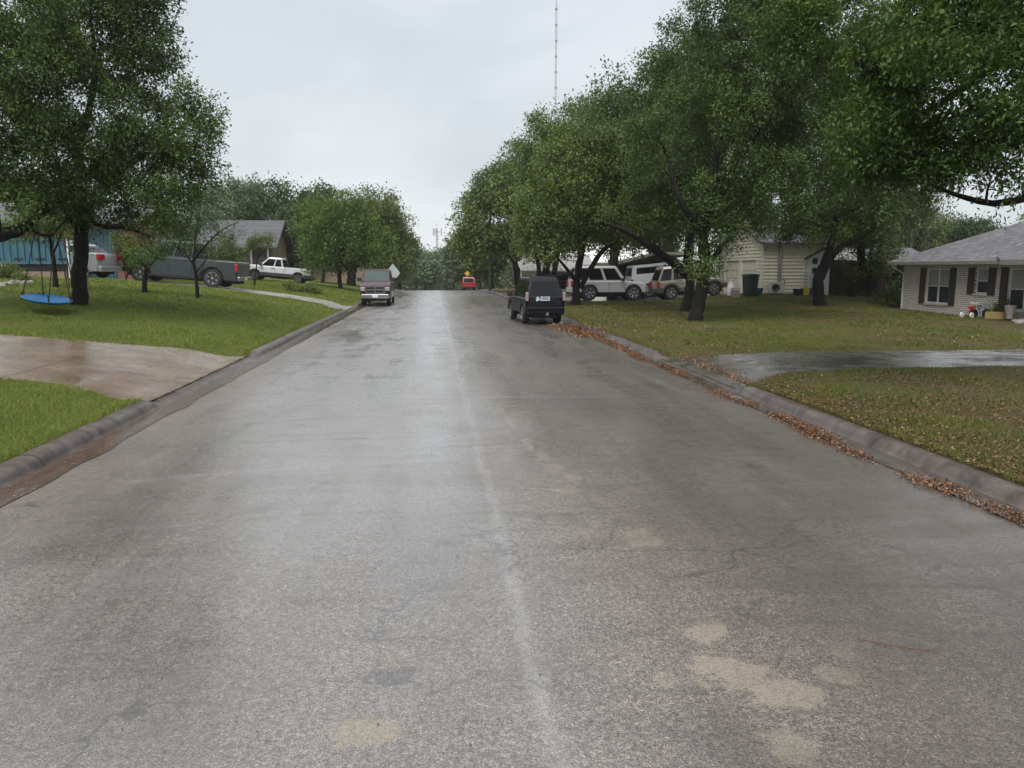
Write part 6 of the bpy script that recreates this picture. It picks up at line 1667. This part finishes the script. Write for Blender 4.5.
# ------------------------------------------------------------------ street furniture
c = on(490, 78); o = thing('utility_pole', 'slim dark wooden pole rising into the oaks on the right verge', 'pole', tuple(c))
MB().tube([(0, 0, -.2), (0, 0, 3.5), (.05, 0, 8.5)], [.15, .14, .11], 12).build('shaft', 'wood_pole', o, smooth=50)
MB().bar((-.7, 0, 7.9), (.8, 0, 7.9), .1).build('crossarm', 'wood_pole', o)
def diamond(px, py, Y, s, front, back, name, label, rz, px_base=None, symbol=False):
    b = on(px, Y); cz = P(px, py, Y)[2]
    o = thing(name, label, 'sign', tuple(b), rz, None)
    h = cz-b[2]
    MB().tube([(0, .03, -.2), (0, .03, h+s*.5)], .03, 8).build('post', 'steel', o)
    pts = []
    r_c = .08*s
    for k in range(4):
        a = k*PI/2; cx_, cz_ = math.cos(a)*(s-r_c*1.4), math.sin(a)*(s-r_c*1.4)
        for j in range(-2, 3):
            aa = a+j*PI/8; pts.append((cx_+math.cos(aa)*r_c, h+cz_+math.sin(aa)*r_c))
    p = MB(); p.prism(pts, -.006, .006, 'y'); pl = p.build('panel', front, o)
    if symbol:
        mb = MB()
        inner = [(x*.86, h+(z-h)*.86) for x, z in pts]
        n = len(pts)
        for i in range(n):
            j = (i+1) % n; a_, b__ = pts[i], pts[j]
            q1 = (a_[0]*.93, h+(a_[1]-h)*.93); q2 = (b__[0]*.93, h+(b__[1]-h)*.93); q3 = (b__[0]*.88, h+(b__[1]-h)*.88); q4 = (a_[0]*.88, h+(a_[1]-h)*.88)
            mb.prism([q1, q2, q3, q4], -.0095, -.0065, 'y')
        mb.prism([(-.04*s, h-.45*s), (.06*s, h-.45*s), (.06*s, h), (.28*s, h), (.28*s, h-.12*s), (.5*s, h+.07*s), (.28*s, h+.26*s), (.28*s, h+.12*s), (-.04*s, h+.12*s)], -.0095, -.0065, 'y')
        mb.build('symbol', 'ink', pl)
    return o
diamond(467.5, 273.5, 112, .42, 'yellow_sign', None, 'warning_sign', 'yellow diamond warning sign above the red SUV', 0, symbol=True)
diamond(393.5, 273, 60, .72, 'sign_back', None, 'road_sign', 'bare metal back of a diamond road sign behind the maroon pickup', R(-38))

# communications tower and tall mast
def lattice(name, label, px, Y, ptop, w0, w1, nseg, guy=False, zb=None):
    b = on(px, Y); top = P(px, ptop, Y)[2]; h = top-b[2]
    o = thing(name, label, 'mast', tuple(b))
    mb = MB(); legs = []
    for k in range(3):
        a = k*2*PI/3+.3; legs.append((math.cos(a), math.sin(a))); mb.bar((legs[k][0]*w0, legs[k][1]*w0, 0), (legs[k][0]*w1, legs[k][1]*w1, h), max(.06, w0*.22))
    mb.build('legs', 'mast_paint', o)
    mb = MB()
    for i in range(nseg):
        t0, t1 = i/nseg, (i+1)/nseg; wa, wb_ = w0+(w1-w0)*t0, w0+(w1-w0)*t1
        for k in range(3):
            j = (k+1) % 3; a, c_ = legs[k], legs[j]
            if (i+k) % 2: a, c_ = c_, a
            mb.bar((a[0]*wa, a[1]*wa, h*t0), (c_[0]*wb_, c_[1]*wb_, h*t1), max(.04, w0*.12))
    mb.build('bracing', 'mast_paint', o)
    return o, h
o, h = lattice('radio_mast', 'very tall thin radio mast rising into the cloud above the right-hand oaks', 554, 330, 5, .38, .38, 90)
mb = MB(); 
for z in np.linspace(.55, .985, 9): mb.lathe([(.0, h*z), (.55, h*z), (.55, h*z+.5), (0, h*z+.5)], n=8)
mb.build('antenna_rings', 'mast_paint', o); MB().tube([(0, 0, h), (0, 0, h+4)], [.15, .05], 6).build('tip', 'mast_paint', o)
o, h = lattice('cell_tower', 'slender mobile phone tower with antennas standing in the mist at the street end', 438, 240, 230, .45, .25, 16)
mb = MB()
for k in range(3):
    a = k*2*PI/3; cx_, sx_ = math.cos(a)*1.3, math.sin(a)*1.3
    for d in (-.7, 0, .7): mb.box(cx_-sx_*d*.6-.13, cx_-sx_*d*.6+.13, sx_+cx_*d*.6-.1, sx_+cx_*d*.6+.1, h-1.6, h+.4)
    mb.bar((0, 0, h-.6), (cx_, sx_, h-.6), .12)
mb.build('antennas', 'mast_paint', o); MB().tube([(0, 0, h), (0, 0, h+2.2)], .06, 6).build('tip', 'mast_paint', o)

# ------------------------------------------------------------------ haze
hz = MB().box(-260, 260, -12, 420, -8.5, 152).build('haze', 'dark')
hz.data.materials.clear()
hm = bpy.data.materials.new('haze'); hm.use_nodes = True; nt = hm.node_tree; nt.nodes.clear()
out = nt.nodes.new('ShaderNodeOutputMaterial'); pv = nt.nodes.new('ShaderNodeVolumePrincipled')
pv.inputs['Color'].default_value = (.86, .9, .93, 1); pv.inputs['Density'].default_value = .00032; pv.inputs['Anisotropy'].default_value = .2
nt.links.new(pv.outputs[0], out.inputs['Volume']); hz.data.materials.append(hm); tag(hz, kind='stuff')

# ------------------------------------------------------------------ sky, sun, camera
sc = bpy.context.scene
w = bpy.data.worlds.new('World'); sc.world = w; w.use_nodes = True; nt = w.node_tree; nt.nodes.clear()
t = NT(nt, None)
out = nt.nodes.new('ShaderNodeOutputWorld'); bg = nt.nodes.new('ShaderNodeBackground')
sky = nt.nodes.new('ShaderNodeTexSky'); sky.sky_type = 'NISHITA'; sky.sun_disc = False
sky.sun_elevation = R(60); sky.sun_rotation = R(200); sky.dust_density = 4; sky.air_density = 1.0
gen = t.co('Generated'); gx, gy, gz = t.sep(gen)
cl = t.noise(t.mapp(gen, (1.2, 1.2, 3.2), (.4, .1, 0)), 1.5, 5, .5, .3)
elev = t.ramp(gz, [(0, (4.45, 4.62, 4.72)), (.08, (4.3, 4.5, 4.65)), (.2, (3.8, 4.03, 4.22)), (.45, (3.6, 3.83, 4.05)), (1, (5.5, 5.65, 5.8))])
cloud = t.mix(t.ramp(cl, [(.38, 0), (.66, .8)]), elev, (2.95, 3.17, 3.42))
cl2 = t.noise(t.mapp(gen, (1, 1, 2.2), (2.3, 1.1, 0)), 3.2, 6, .6, .6)
cloud = t.mix(t.ramp(cl2, [(.5, 0), (.75, .35)]), cloud, (4.9, 5.1, 5.3))
mx = t.mix(.9, sky.outputs[0], cloud)
nt.links.new(mx, bg.inputs[0]); bg.inputs[1].default_value = .1
nt.links.new(bg.outputs[0], out.inputs[0])

ld = bpy.data.lights.new('sun', 'SUN'); ld.energy = 1.5; ld.angle = R(40); ld.color = (1, .97, .93)
lo = bpy.data.objects.new('sun', ld); C.objects.link(lo)
el, az = R(60), R(200)
dv = Vector((math.sin(az)*math.cos(el), math.cos(az)*math.cos(el), math.sin(el)))
lo.rotation_euler = dv.to_track_quat('Z', 'Y').to_euler()

cam = bpy.data.cameras.new('camera'); co = bpy.data.objects.new('camera', cam); C.objects.link(co)
cam.sensor_width = 36; cam.lens = 36*F/1024; cam.clip_end = 5000; cam.clip_start = .05
rot = Matrix(((_r[0], _u[0], -_d[0]), (_r[1], _u[1], -_d[1]), (_r[2], _u[2], -_d[2])))
co.matrix_world = Matrix.Translation((0, 0, CH)) @ rot.to_4x4()
sc.camera = co
sc.view_settings.view_transform = 'Standard'; sc.view_settings.look = 'None'; sc.view_settings.gamma = 1; sc.view_settings.use_curve_mapping = False
sc.view_settings.exposure = 1.08
cy = sc.cycles; cy.use_denoising = True; cy.max_bounces = 5; cy.diffuse_bounces = 3; cy.glossy_bounces = 2; cy.transparent_max_bounces = 6; cy.volume_bounces = 1
cy.transmission_bounces = 2; cy.use_adaptive_sampling = True; cy.adaptive_threshold = .02
cy.sample_clamp_indirect = 5
